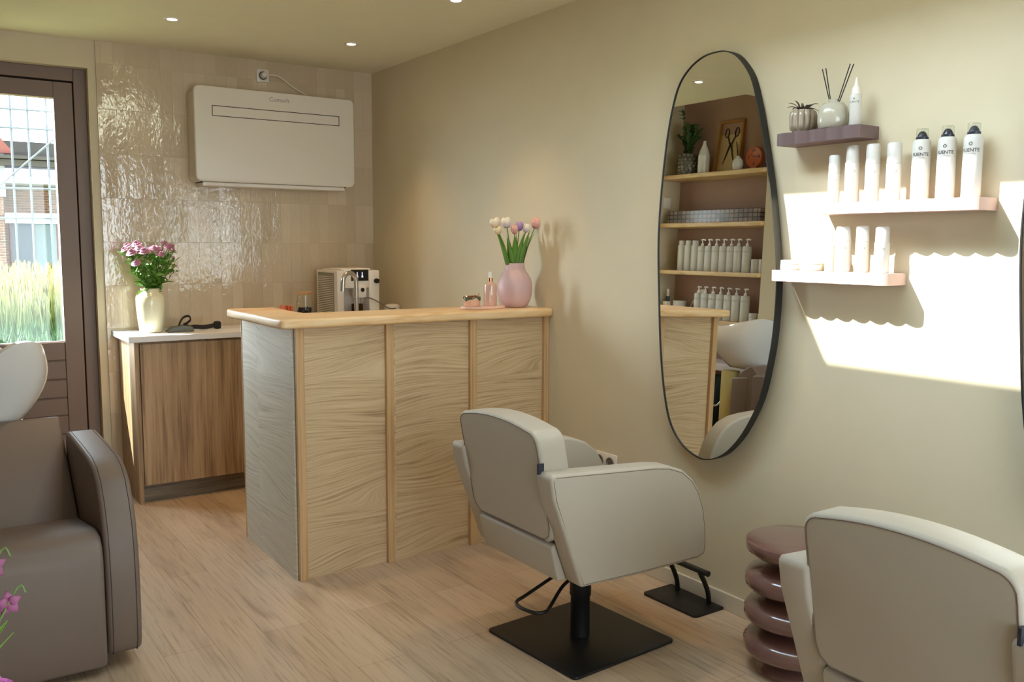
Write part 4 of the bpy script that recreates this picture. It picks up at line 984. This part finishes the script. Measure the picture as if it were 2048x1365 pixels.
# top shelf items
Z1s = 1.8402
o = thing('ribbed_planter', 'small ribbed grey-beige pot with drooping succulent on the top shelf', 'planter', (-0.055, -3.568, Z1s))
b = B(); lathe(b, [(0, 0), (0.034, 0), (0.036, 0.008), (0.040, 0.012), (0.043, 0.03), (0.044, 0.055), (0.041, 0.072), (0.034, 0.078), (0.030, 0.074), (0.03, 0.05), (0, 0.045)], 120, rfun=lambda a, z: 1 + (0.20 * abs(math.cos(6 * a)) ** 0.6 - 0.13 if 0.01 < z < 0.073 else -0.02)); link('pot', b, M['ribpot'], o, smooth=70)
b = B()
for k in range(26):
    a = 2 * PI * k / 26 + random.uniform(-0.2, 0.2); l = random.uniform(0.03, 0.062); rz_ = random.uniform(-0.01, 0.035)
    leafblade(b, (0.008 * math.cos(a), 0.008 * math.sin(a), 0.074), (l * math.cos(a), l * math.sin(a), 0.074 + rz_), 0.0045, (0, 0, 0.018), seg=6)
solidify(link('succulent', b, M['succ'], o, smooth=60), 0.0015)
o = thing('reed_diffuser', 'round grey stoneware reed diffuser on the top shelf', 'diffuser', (-0.055, -3.690, Z1s))
b = B(); lathe(b, [(0, 0), (0.040, 0), (0.046, 0.005), (0.0505, 0.025), (0.0505, 0.05), (0.045, 0.072), (0.032, 0.086), (0.018, 0.090), (0.015, 0.094), (0.016, 0.099), (0.012, 0.099), (0.011, 0.09), (0, 0.088)], 48); link('bottle_body', b, M['stoneware'], o, smooth=60)
for k, (p, q) in enumerate((((0.0, 0.006, 0.06), (0.0, 0.050, 0.205)), ((0.004, 0.007, 0.06), (0.01, 0.044, 0.208)), ((0.0, -0.006, 0.06), (0.0, -0.058, 0.206)), ((0.004, -0.007, 0.06), (0.01, -0.064, 0.206)))):
    b = B(); tube(b, [p, q], 0.0017, 8); link('reed', b, M['fabricdark'], o)
o = thing('nozzle_bottle', 'white bottle with pointed nozzle tip at the right of the top shelf', 'bottle', (-0.055, -3.775, Z1s))
b = B(); lathe(b, [(0, 0), (0.0165, 0), (0.0185, 0.003), (0.0185, 0.100), (0.0165, 0.105), (0, 0.105)], 32); bd = link('bottle_body', b, M['bottle'], o, smooth=50)
b = B(); lathe(b, [(0, 0.1055), (0.0135, 0.1055), (0.0125, 0.125), (0.007, 0.132), (0.0025, 0.158), (0, 0.158)], 28); link('nozzle', b, M['white'], o, smooth=50)
fa_ = face_angle(-3.775) - 0.3
b = wrap(text_bm('FUENTE', 0.0095), 0.0189, fa_, 0.078); merge(b, wrap(emblem(0.005), 0.0189, fa_, 0.089)); link('print', b, M['ink'], bd)

# ---------------------------------------------------------------- wash unit (chair with basin)
wu = thing('wash_unit', 'taupe backwash chair with white ceramic basin at the left edge', 'salon wash chair', (-2.455, -2.0, 0))
armp = [(-0.42, 0.05), (-0.455, 0.06), (-0.470, 0.10), (-0.476, 0.20), (-0.475, 0.32), (-0.466, 0.42), (-0.447, 0.50), (-0.410, 0.575), (-0.360, 0.635), (-0.295, 0.672), (-0.20, 0.690), (0.0, 0.697), (0.28, 0.700), (0.33, 0.690), (0.33, 0.05)]
for s in (1, -1):
    lo, hi = (0.295, 0.405) if s > 0 else (-0.405, -0.295)
    if s < 0: lo, hi = -0.40, -0.29
    b = B(); prism(b, armp, lambda a, c_, d: (d, a, c_), lo, hi, 0.016, 4, 0.9); ar = link('armrest', b, M['taupe'], wu, smooth=40)
    for xx in (lo + 0.0165, hi - 0.0165):
        q = [Vector((xx, 0.0 + a * 1.001, 0.35 + (c_ - 0.35) * 1.0)) for a, c_ in armp[:-1]]
        b = B(); tube(b, q, 0.0014, 6); link('seam', b, M['taupeseam'], ar)
b = B(); prism(b, [(-0.485, 0.03), (-0.492, 0.10), (-0.490, 0.40), (-0.475, 0.450), (-0.44, 0.478), (-0.38, 0.487), (0.0, 0.425), (0.06, 0.40), (0.06, 0.03)], lambda a, c_, d: (d, a, c_), -0.285, 0.290, 0.014, 4, 0.8); link('seat', b, M['taupe'], wu, smooth=45)
b = B(); prism(b, [(0.0, 0.36), (0.02, 0.40), (0.405, 0.715), (0.425, 0.735), (0.455, 0.738), (0.55, 0.68), (0.55, 0.36)], lambda a, c_, d: (d, a, c_), -0.285, 0.292, 0.014, 4, 0.6); link('backrest', b, M['taupe'], wu, smooth=45)
b = B(); prism(b, [(0.46, 0.05), (0.46, 0.66), (0.60, 0.64), (0.60, 0.05)], lambda a, c_, d: (d, a, c_), -0.30, 0.30, 0.012, 3); link('rear_shell', b, M['taupe'], wu, smooth=45)
b = B(); prism(b, rrect(0.12, 0.13, 0.055, 8, 0.13, 0.76), lambda a, c_, d: (a, c_, d), 0.0, 0.665, 0.005, 2); link('column', b, M['cream_metal'], wu, smooth=45)
b = B(); box(b, -0.22, 0.22, -0.32, 0.62, 0.0, 0.045); link('base', b, M['black'], wu)
# ceramic basin: swept shell, neck side towards the chair (local -y), far lip lower
def basin():
    b = B(); NR, NA = 9, 48
    def ringpt(lvl, a):
        # lvl 0 outer foot .. 1 rim ; oval, taller at the neck side ears
        ca, sa = math.cos(a), math.sin(a)
        y = -math.copysign(abs(sa) ** 0.72, sa); x = math.copysign(abs(ca) ** 0.72, ca)
        w = 0.146 + 0.138 * (math.sin(PI / 2 * min(1.0, lvl / 0.72)) ** 0.85) - 0.016 * max(0.0, (lvl - 0.72) / 0.28) ** 2; ly = 0.17 + 0.15 * (lvl ** 1.1)
        px_, py_ = w * x, ly * y
        neck = max(0.0, -y)
        ztop = 0.985 + 0.085 * max(0, -y) - 0.02 * max(0, y)
        ztop -= 0.10 * math.exp(-(x / 0.42) ** 2) * (neck ** 2)
        z = 0.69 + (ztop - 0.69) * lvl
        return Vector((px_, 0.66 + 0.07 * lvl + py_ - 0.02 * lvl * neck, z))
    rings = []
    for i in range(NR + 1):
        lvl = i / NR; rings.append([ringpt(lvl, 2 * PI * k / NA) for k in range(NA)])
    inner = []
    for i in range(NR, -1, -1):
        lvl = i / NR; cen = Vector((0, 0.51, 0))
        r_ = []
        for k in range(NA):
            p = ringpt(lvl, 2 * PI * k / NA); q = Vector((p.x * 0.93, 0.70 + (p.y - 0.70) * 0.93, p.z + (0.035 * (1 - lvl) + 0.0)))
            if i == NR: q.z = p.z + 0.004
            r_.append(q)
        inner.append(r_)
    allr = [[b.verts.new(p) for p in r] for r in rings + inner]
    for r0, r1 in zip(allr[:-1], allr[1:]):
        for k in range(NA): b.faces.new((r0[k], r0[(k + 1) % NA], r1[(k + 1) % NA], r1[k]))
    b.faces.new(allr[0][::-1]); b.faces.new(allr[-1])
    return b
bs = link('basin', basin(), M['ceramicw'], wu, smooth=60)
b = B(); tube(b, crom([(0.05, 1.06, 0.90), (0.05, 1.06, 0.98), (0.05, 1.03, 1.0), (0.05, 0.98, 0.99)]), 0.010, 10); box(b, 0.03, 0.07, 1.04, 1.08, 0.70, 0.90, 0.008); link('mixer_tap', b, M['chrome'], wu, smooth=50)
b = B(); tube(b, crom([(0.09, 1.05, 0.93), (0.13, 1.05, 0.97), (0.18, 1.04, 0.90), (0.20, 1.02, 0.72), (0.20, 0.98, 0.54), (0.19, 0.92, 0.42), (0.15, 0.86, 0.40), (0.10, 0.84, 0.46)]), 0.007, 8); link('shower_hose', b, M['chrome'], wu, smooth=60)

# ---------------------------------------------------------------- niche shelves and their contents (seen in the mirror)
NZ = (2.150, 1.755, 1.368, 0.985)
def nshelf(z, label, k):
    o = thing('niche_shelf', label, 'shelf', (-2.95, 0.0, z - 0.035))
    pts = [(0.001, 0.010), (0.22, 0.010), (0.235, 0.0), (0.245, -0.04)]
    for j in range(14):
        y = -0.08 - j * 0.078; pts.append((0.245 + 0.006 * math.sin(y * 11 + k), y))
    pts += [(0.23, -1.117), (0.001, -1.117)]
    b = B(); prism(b, pts, lambda a, c_, d: (a, c_, d), 0.0, 0.035, 0.006, 3, 0.5); link('board', b, M['nicheshelf'], o, smooth=45); return o
nshelf(NZ[0], 'live-edge wooden niche shelf reflected in mirror, topmost with plant and clock', 0)
nshelf(NZ[1], 'live-edge wooden niche shelf reflected in mirror, under the beaded box', 1)
nshelf(NZ[2], 'live-edge wooden niche shelf reflected in mirror, upper row of pump bottles', 2)
nshelf(NZ[3], 'wooden niche shelf reflected in mirror, lower row of pump bottles', 3)
NX = -2.82; e = 0.0004
o = thing('potted_plant', 'leafy green plant in bubbled pewter pot reflected at the top of the mirror', 'plant', (NX, -0.195, NZ[0] + e))
b = B(); lathe(b, [(0, 0), (0.068, 0), (0.072, 0.01), (0.075, 0.09), (0.073, 0.172), (0.066, 0.176), (0.064, 0.16), (0.062, 0.02), (0, 0.01)], 40)
for i in range(6):
    for k in range(12):
        a = 2 * PI * (k + 0.5 * (i % 2)) / 12
        bmesh.ops.create_icosphere(b, subdivisions=2, radius=0.0165, matrix=Matrix.Translation((0.068 * math.cos(a), 0.068 * math.sin(a), 0.016 + i * 0.029)))
link('pot', b, M['greypot'], o, smooth=60)
b = B(); bl = B()
for k in range(20):
    a = random.uniform(0, 2 * PI); sp_r = random.uniform(0.02, 0.13); top = Vector((sp_r * math.cos(a) * 0.7, sp_r * math.sin(a) * 1.1, random.uniform(0.30, 0.42) if k else 0.5))
    if k == 0: top = Vector((0.0, 0.09, 0.52))
    P_ = crom([(0, 0, 0.12), (top.x * 0.3, top.y * 0.3, 0.24), tuple(top)], sub=8); tube(b, P_, 0.003, 6)
    for i in range(4, len(P_)):
        for s in (-1, 1):
            d = Vector((random.uniform(-1, 1), s * random.uniform(0.5, 1.2), random.uniform(0.1, 0.8))).normalized() * random.uniform(0.035, 0.055)
            leafblade(bl, P_[i], P_[i] + d, 0.0125, (0, 0, 0.006), seg=4)
link('stems', b, M['stem'], o); link('leaves', bl, M['leafdark'], o)
o = thing('bottle_vase', 'tall white ribbed bottle vase reflected between plant and picture', 'vase', (NX, -0.372, NZ[0] + e))
b = B(); lathe(b, [(0, 0), (0.043, 0), (0.047, 0.006)] + [(0.047 + (0.0012 if k % 2 else -0.0012), 0.01 + k * 0.007) for k in range(20)] + [(0.045, 0.155), (0.036, 0.19), (0.022, 0.222), (0.013, 0.245), (0.012, 0.268), (0.008, 0.268), (0, 0.24)], 36); link('vase_body', b, M['ceramicw'], o, smooth=60)
# framed scissors
o = thing('framed_scissors', 'honey wood frame with antique scissors, leaning on the top niche shelf', 'picture', (-2.895, -0.545, NZ[0] + e + 0.001))
R = Matrix.Rotation(-0.14, 4, 'Y')
fw, fh = 0.265, 0.43
b = B()
box(b, -0.018, 0.018, -fw / 2, -fw / 2 + 0.018, 0, fh, 0.001, 1, R); box(b, -0.018, 0.018, fw / 2 - 0.018, fw / 2, 0, fh, 0.001, 1, R)
box(b, -0.018, 0.018, -fw / 2 + 0.018, fw / 2 - 0.018, 0, 0.018, 0, 1, R); box(b, -0.018, 0.018, -fw / 2 + 0.018, fw / 2 - 0.018, fh - 0.018, fh, 0, 1, R); link('frame', b, M['picwood'], o)
b = B(); box(b, -0.017, -0.010, -fw / 2 + 0.019, fw / 2 - 0.019, 0.019, fh - 0.019, 0, 1, R); link('backing', b, M['kraft'], o)
b = B()
def sp2(y, z, x=-0.004): return R @ Vector((x, y * 1.15, z * 1.18))
for s in (1, -1):
    ring = [sp2(s * 0.045 + 0.021 * math.cos(2 * PI * k / 20) * 0.8, 0.285 + 0.030 * math.sin(2 * PI * k / 20)) for k in range(20)]
    tube(b, ring, 0.0045, 8, closed=True)
    tube(b, [sp2(s * 0.034, 0.258), sp2(s * 0.008, 0.205)], 0.005, 8)
    t_ = bmesh.new(); prism(t_, [(s * 0.006, 0.215), (-s * 0.014, 0.195), (-s * 0.050, 0.070), (-s * 0.028, 0.12)], lambda a, c_, d: tuple(R @ Vector((d, a * 1.15, c_ * 1.18))), -0.008, -0.003); merge(b, t_)
link('scissors', b, M['scissor'], o, smooth=60)
o = thing('bud_vase', 'small pale egg-shaped bud vase with dark twigs, reflected before the picture', 'vase', (NX + 0.03, -0.762, NZ[0] + e))
b = B(); lathe(b, [(0, 0), (0.028, 0), (0.036, 0.01), (0.043, 0.045), (0.040, 0.078), (0.024, 0.100), (0.014, 0.106), (0.015, 0.114), (0.010, 0.114), (0, 0.10)], 36, rfun=lambda a, z: 1 + 0.012 * math.cos(12 * a)); link('vase_body', b, M['ceramicw'], o, smooth=60)
b = B()
for q in (-0.012, 0.0, 0.010): tube(b, crom([(0, 0, 0.09), (0, q * 0.4 + 0.01, 0.16), (0, q + 0.02, 0.22 + q)], sub=4), 0.0016, 6)
link('twigs', b, M['fabricdark'], o)
# clock
o = thing('desk_clock', 'round orange desk clock on a stand at the right of the top niche shelf', 'clock', (NX, -0.905, NZ[0] + e))
b = B(); lathe(b, [(0, -0.025), (0.078, -0.025), (0.082, -0.02), (0.082, 0.012), (0.076, 0.018), (0.070, 0.014), (0, 0.014)], 48, mat=Matrix.Translation((0, 0, 0.098)) @ Matrix.Rotation(PI / 2, 4, 'Y')); ck = link('clock_case', b, M['orangedecor'], o, smooth=45)
b = B(); prism(b, [(-0.035, 0), (0.035, 0), (0.028, 0.03), (-0.028, 0.03)], lambda a, c_, d: (d, a, c_), -0.03, 0.02, 0.003, 2); link('stand', b, M['orangedecor'], o)
for tx, yy, zz in (('12', 0, 0.052), ('3', 0.050, 0), ('6', 0, -0.052), ('9', -0.050, 0)):
    b = text_bm(tx, 0.034, 0.0004, 1.0, 0.0006); xf(b.verts, Matrix.Translation((0.0148, yy, 0.098 + zz)) @ Matrix.Rotation(PI / 2, 4, 'Z') @ Matrix.Rotation(PI / 2, 4, 'X')); link('numeral', b, M['ink'], ck)
b = B(); tube(b, [(0.018, 0, 0.098), (0.018, 0.026, 0.120)], 0.0016, 6); tube(b, [(0.018, 0, 0.098), (0.018, -0.034, 0.104)], 0.0013, 6); link('hands', b, M['ink'], ck)
# beaded box
t = NT('mother_of_pearl_mosaic'); v = t.coord(); sp = t.n('ShaderNodeSeparateXYZ'); t.l(v, sp.inputs[0])
cbx = t.n('ShaderNodeCombineXYZ'); t.l(sp.outputs['Y'], cbx.inputs[0]); t.l(sp.outputs['Z'], cbx.inputs[1])
br = t.n('ShaderNodeTexBrick'); br.offset = 0; t.l(cbx.outputs[0], br.inputs['Vector']); br.inputs['Scale'].default_value = 1.0; br.inputs['Brick Width'].default_value = 0.047; br.inputs['Row Height'].default_value = 0.034; br.inputs['Mortar Size'].default_value = 0.004
br.inputs['Color1'].default_value = rgb(150, 130, 122); br.inputs['Color2'].default_value = rgb(104, 96, 92); br.inputs['Mortar'].default_value = rgb(52, 50, 50)
t.l(br.outputs['Color'], t.p.inputs['Base Color']); t.set(Roughness=0.25); M['mosaic'] = t.m
b = B(); box(b, -0.07, 0.07, -0.495, 0.495, 0, 0.102, 0.004); tag(link('mosaic_box', b, M['mosaic'], loc=(NX, -0.555, NZ[1] + e)), 'long grey mosaic box on the second niche shelf in the mirror', 'box')

def pump_proto(r, hb):
    b1 = B(); lathe(b1, [(0, 0), (r - 0.003, 0), (r, 0.004), (r, hb - 0.012), (r - 0.006, hb - 0.002), (0.012, hb), (0, hb)], 28)
    b2 = B(); lathe(b2, [(0, hb + 0.0005), (0.013, hb + 0.0005), (0.013, hb + 0.018), (0.005, hb + 0.02), (0.005, hb + 0.045), (0, hb + 0.045)], 20)
    tube(b2, crom([(0, 0.012, hb + 0.048), (0, -0.010, hb + 0.052), (0, -0.030, hb + 0.046)], sub=4), 0.006, 8)
    return b1, b2
def pump(x, y, z, r, hb, label, group, proto=None):
    if proto: return dup(proto, (x, y, z), 0, label, group)
    o = thing('pump_bottle', label, 'bottle', (x, y, z), 0, group); b1, b2 = pump_proto(r, hb)
    bd = link('bottle_body', b1, M['bottle'], o, smooth=50); link('pump', b2, M['white'], o, smooth=50)
    tb = wrap(text_bm('FUENTE', 0.016), r + 0.0006, 0.55 - PI / 4, hb * 0.78); link('print', tb, M['inkgrey'], bd)
    return o
ordn = ['first', 'second', 'third', 'fourth', 'fifth', 'sixth', 'seventh']
pr = None
for k, y in enumerate((-0.412, -0.488, -0.566, -0.645, -0.723, -0.797, -0.884)):
    q = pump(NX, y, NZ[2] + e, 0.036, 0.205, 'white pump bottle reflected on upper bottle shelf, %s pump from left' % ordn[k], 'pump bottles on the upper bottle shelf', pr); pr = pr or q
for k, y in enumerate((-0.182, -0.258, -0.336)):
    tubeb(y, NZ[2] + e, 0.034, 0.248, 0.84, 'white capped bottle reflected on upper bottle shelf, %s from left' % ordn[k], 'capped bottles on the upper bottle shelf', x=NX, taper=0.006, txt=False)
jar(-0.975, NZ[2] + e, 0.035, 0.105, 'white tub reflected at right of upper bottle shelf, left of two', NX, 'white tubs on the upper bottle shelf')
jar(-1.052, NZ[2] + e, 0.036, 0.105, 'white tub reflected at right of upper bottle shelf, right of two', NX, 'white tubs on the upper bottle shelf')
for k, y in enumerate((-0.400, -0.475, -0.558, -0.640, -0.722, -0.805, -0.895)):
    pump(NX, y, NZ[3] + e, 0.036, 0.205, 'white pump bottle reflected on lower bottle shelf, %s pump from left' % ordn[k], 'pump bottles on the lower bottle shelf', pr)
jar(-0.985, NZ[3] + e, 0.036, 0.075, 'white tub reflected right of the lower row of pump bottles', NX)
jar(-1.065, NZ[3] + e, 0.030, 0.075, 'narrow white tub reflected at far right of the lower bottle row', NX)
jar(-0.19, NZ[3] + e, 0.056, 0.13, 'large white tub reflected above the bar at the left of the mirror', NX)
o = thing('marker_tube', 'dark slim tube standing at the left end of the lower niche shelf', 'tube', (NX, -0.045, NZ[3] + e)); b = B(); lathe(b, [(0, 0), (0.016, 0), (0.016, 0.16), (0, 0.16)], 20); link('tube_body', b, M['bluepane'], o, smooth=40)
b = B(); lathe(b, [(0, 0.1605), (0.012, 0.1605), (0.011, 0.22), (0, 0.222)], 20); link('cap', b, M['white'], o, smooth=40)
b = B(); box(b, -0.02, 0.02, -0.025, 0.025, 0, 0.12, 0.002); tag(link('small_carton', b, M['white'], loc=(NX + 0.06, -0.095, NZ[3] + e)), 'small white carton beside the dark tube on the niche shelf', 'carton')
so = thing('niche_socket', 'white socket with cable on the mauve niche wall behind the pump bottles', 'socket', (-2.95, -0.33, 1.17))
b = B(); box(b, 0.0005, 0.012, -0.045, 0.045, -0.05, 0.05, 0.003); link('faceplate', b, M['white_light'], so)
b = B(); tube(b, crom([(0.02, 0, 0), (0.06, 0.02, -0.02), (0.07, 0.07, -0.10), (0.07, 0.09, -0.17)]), 0.005); link('cable', b, M['white_light'], so, smooth=60)
b = B(); box(b, -0.04, 0.04, -0.010, 0, -0.045, 0.045, 0.003); tag(link('light_switch', b, M['white'], loc=(-2.80, 0.0115, 1.93)), 'white light switch on the beige wall beside the niche shelves', 'switch')
# dark towel on a low unit behind the wash chair
o = thing('towel_trolley', 'low dark unit heaped with towels under the niche shelves', 'trolley', (-2.80, -0.60, 0))
b = B(); box(b, -0.13, 0.04, -0.45, 0.45, 0.0, 0.60, 0.005); link('body', b, M['mauve_wall'], o)
b = B(); box(b, -0.14, 0.16, -0.48, 0.48, 0.605, 0.66, 0.006); link('top_board', b, M['quartz'], o)
b = B(); bmesh.ops.create_grid(b, x_segments=30, y_segments=44, size=0.5)
for v in b.verts:
    x, y = v.co.x, v.co.y; v.co = Vector((0.10 + 0.022 * math.sin(26 * y + 4 * x) + 0.02 * math.sin(11 * y) , y * 0.86, 0.32 + x * 0.50 + 0.012 * math.sin(14 * y)))
solidify(link('towel', b, M['towel'], o, smooth=60), 0.012)

# ---------------------------------------------------------------- near bouquet at the lower left edge
fc = thing('flower_stand', 'slim stand under the near flower vase, out of frame at left', 'stand', (-2.70, -4.80, 0))
b = B(); lathe(b, [(0, 0), (0.12, 0), (0.12, 0.015), (0.02, 0.02), (0.02, 0.70), (0.13, 0.70), (0.13, 0.72), (0, 0.72)], 32); link('stand_body', b, M['black'], fc, smooth=40)
fv = thing('glass_vase', 'clear vase for the near flowers at the lower left edge', 'vase', (-2.70, -4.80, 0.7202))
b = B(); lathe(b, [(0, 0), (0.05, 0), (0.055, 0.01), (0.05, 0.20), (0.047, 0.20), (0.05, 0.012), (0, 0.006)], 32); link('vessel', b, M['jarglass'], fv, smooth=50)
spray('magenta-pink blooms cropped by the lower left corner', [(0.074, 0.035, 0.358, 0.020), (0.088, 0.040, 0.330, 0.024), (0.02, 0.0, 0.36, 0.024)], [((0.04, 0.02, 0.30), (0.100, 0.055, 0.395)), ((0.04, 0.02, 0.30), (0.104, 0.050, 0.385))], M['pinkflower'], (0.0, 0.0, 0.12), (-2.70, -4.80, 0.7205), leafw=0.012, group='flowers at the lower left corner')
def orchidish(label, x, y, z):
    o = thing('wildflower', label, 'flower', (-2.70, -4.80, 0.7205), 0, 'flowers at the lower left corner')
    b = B(); tube(b, crom([(0, 0, 0.1), (x * 0.4, y * 0.4, z * 0.7), (x, y, z), (x + 0.012, y, z + 0.003)], sub=5), 0.0009, 6); link('stem', b, M['stem'], o)
    b = B()
    for k in range(5):
        a = 2 * PI * k / 5 + 0.4; leafblade(b, (x - 0.002, y, z - 0.002), (x - 0.002 + 0.011 * math.cos(a), y, z - 0.004 + 0.012 * math.sin(a)), 0.0045, (0, -0.004, 0), seg=5)
    solidify(link('bloom', b, M['plumflower'], o, smooth=60), 0.0006)
orchidish('small plum flower, lower one at the left edge', 0.104, 0.06, 0.4125)
orchidish('small plum flower, upper one at the left edge', 0.094, 0.065, 0.447)

# ---------------------------------------------------------------- outdoors beyond the garden door
b = B(); box(b, -20, 20, 0.25, 40, -0.4, -0.12); struct('ground', b, M['bounce_ground'])
def blades(name, n, x0, x1, y0, y1, hmin, hmax, m, label, w=0.01, plume=0.0, lean=0.12):
    b = B()
    for _ in range(n):
        x, y = random.uniform(x0, x1), random.uniform(y0, y1); h = random.uniform(hmin, hmax); a = random.uniform(0, 2 * PI)
        dx, dy = math.cos(a) * w, math.sin(a) * w; lx, ly = random.uniform(-lean, lean), random.uniform(-lean, lean)
        z = -0.12
        v = [b.verts.new(p) for p in ((x - dx, y - dy, z), (x + dx, y + dy, z), (x + lx * 0.4 + dx * 0.8, y + ly * 0.4 + dy * 0.8, z + h * 0.6), (x + lx * 0.4 - dx * 0.8, y + ly * 0.4 - dy * 0.8, z + h * 0.6), (x + lx, y + ly, z + h))]
        b.faces.new((v[0], v[1], v[2], v[3])); b.faces.new((v[3], v[2], v[4]))
        if random.random() < plume:
            c0 = v[4].co.copy()
            for q in range(5):
                aa = random.uniform(0, 2 * PI); r = 0.018
                p = [c0 + Vector((0, 0, -0.10)), c0 + Vector((r * math.cos(aa), r * math.sin(aa), -0.03)), c0 + Vector((lx * 0.2, ly * 0.2, 0.05))]
                b.faces.new([b.verts.new(k) for k in p])
    return tag(link(name, b, m), label, 'grass', kind='stuff')
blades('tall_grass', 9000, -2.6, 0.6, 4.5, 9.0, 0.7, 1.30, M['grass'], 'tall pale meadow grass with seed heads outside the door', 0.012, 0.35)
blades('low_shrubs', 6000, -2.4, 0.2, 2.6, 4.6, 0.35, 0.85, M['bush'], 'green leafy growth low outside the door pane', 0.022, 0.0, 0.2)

ho = thing('brick_house', 'brown brick house with gable behind scaffolding outside the door', 'house', (-3.0, 20.0, -0.12))
b = B(); prism(b, [(-4.0, 0), (2.45, 0), (2.45, 3.9), (-0.8, 7.6), (-4.0, 3.9)], lambda a, c_, d: (a, d, c_), 0.0, 6.0); link('wall', b, M['brick'], ho)
b = B(); prism(b, [(2.40, 3.75), (2.72, 3.75), (-0.65, 7.9), (-0.95, 7.75)], lambda a, c_, d: (a, d, c_), -0.25, 0.0); link('gable_trim', b, M['redtrim'], ho)
b = B(); box(b, 2.34, 2.50, -0.12, -0.001, 2.7, 4.7); link('white_post', b, M['whiteouter'], ho)
b = B(); box(b, 2.50, 6.4, 0.6, 5.8, 0.0, 3.0); link('ground_floor', b, M['brick'], ho)
b = B(); box(b, 2.46, 6.6, -0.5, 5.9, 3.02, 3.25); link('eaves_band', b, M['whiteouter'], ho)
for x in (2.62, 3.16, 3.70, 4.24):
    b = B(); box(b, x, x + 0.50, 0.55, 0.599, 0.35, 2.2); wv = link('shop_window', b, M['window_out'] if int(x * 10) % 2 else M['bluepane'], ho)
    b = B(); box(b, x - 0.03, x, 0.52, 0.6, 0.3, 2.25); link('mullion', b, M['redtrim'], wv)
b = B()
for k in range(9): box(b, 2.2 + 0.0, 6.5, -0.3 + k * 0.35, -0.15 + k * 0.35, 3.45 + k * 0.09, 3.60 + k * 0.09)
box(b, 2.2, 6.5, -0.4, 3.0, 3.62 + 0.0, 3.70); link('slatted_canopy', b, M['deck'], ho)
b = B(); box(b, 2.45, 6.4, -0.4, -0.1, 2.05, 2.30); link('balcony_band', b, M['whiteouter'], ho)
sc_ = thing('scaffold', 'galvanised tube scaffold standing before the brick house outside', 'scaffold', (-1.2, 17.0, -0.12))
for x in (0.25, 0.62, 0.95, 1.32, 1.7):
    b = B(); tube(b, [(x, 0, 0), (x, 0, 5.6)], 0.024, 8); link('upright', b, M['galv'], sc_, smooth=60)
for z in (2.1, 2.75, 4.05, 4.45, 4.9):
    b = B(); tube(b, [(-0.6, -0.05, z), (2.6, -0.05, z + 0.03)], 0.02, 8); link('ledger', b, M['galv'], sc_, smooth=60)
b = B(); tube(b, [(-0.4, -0.08, 2.1), (1.9, -0.08, 4.3)], 0.02, 8); link('brace', b, M['galv'], sc_, smooth=60)
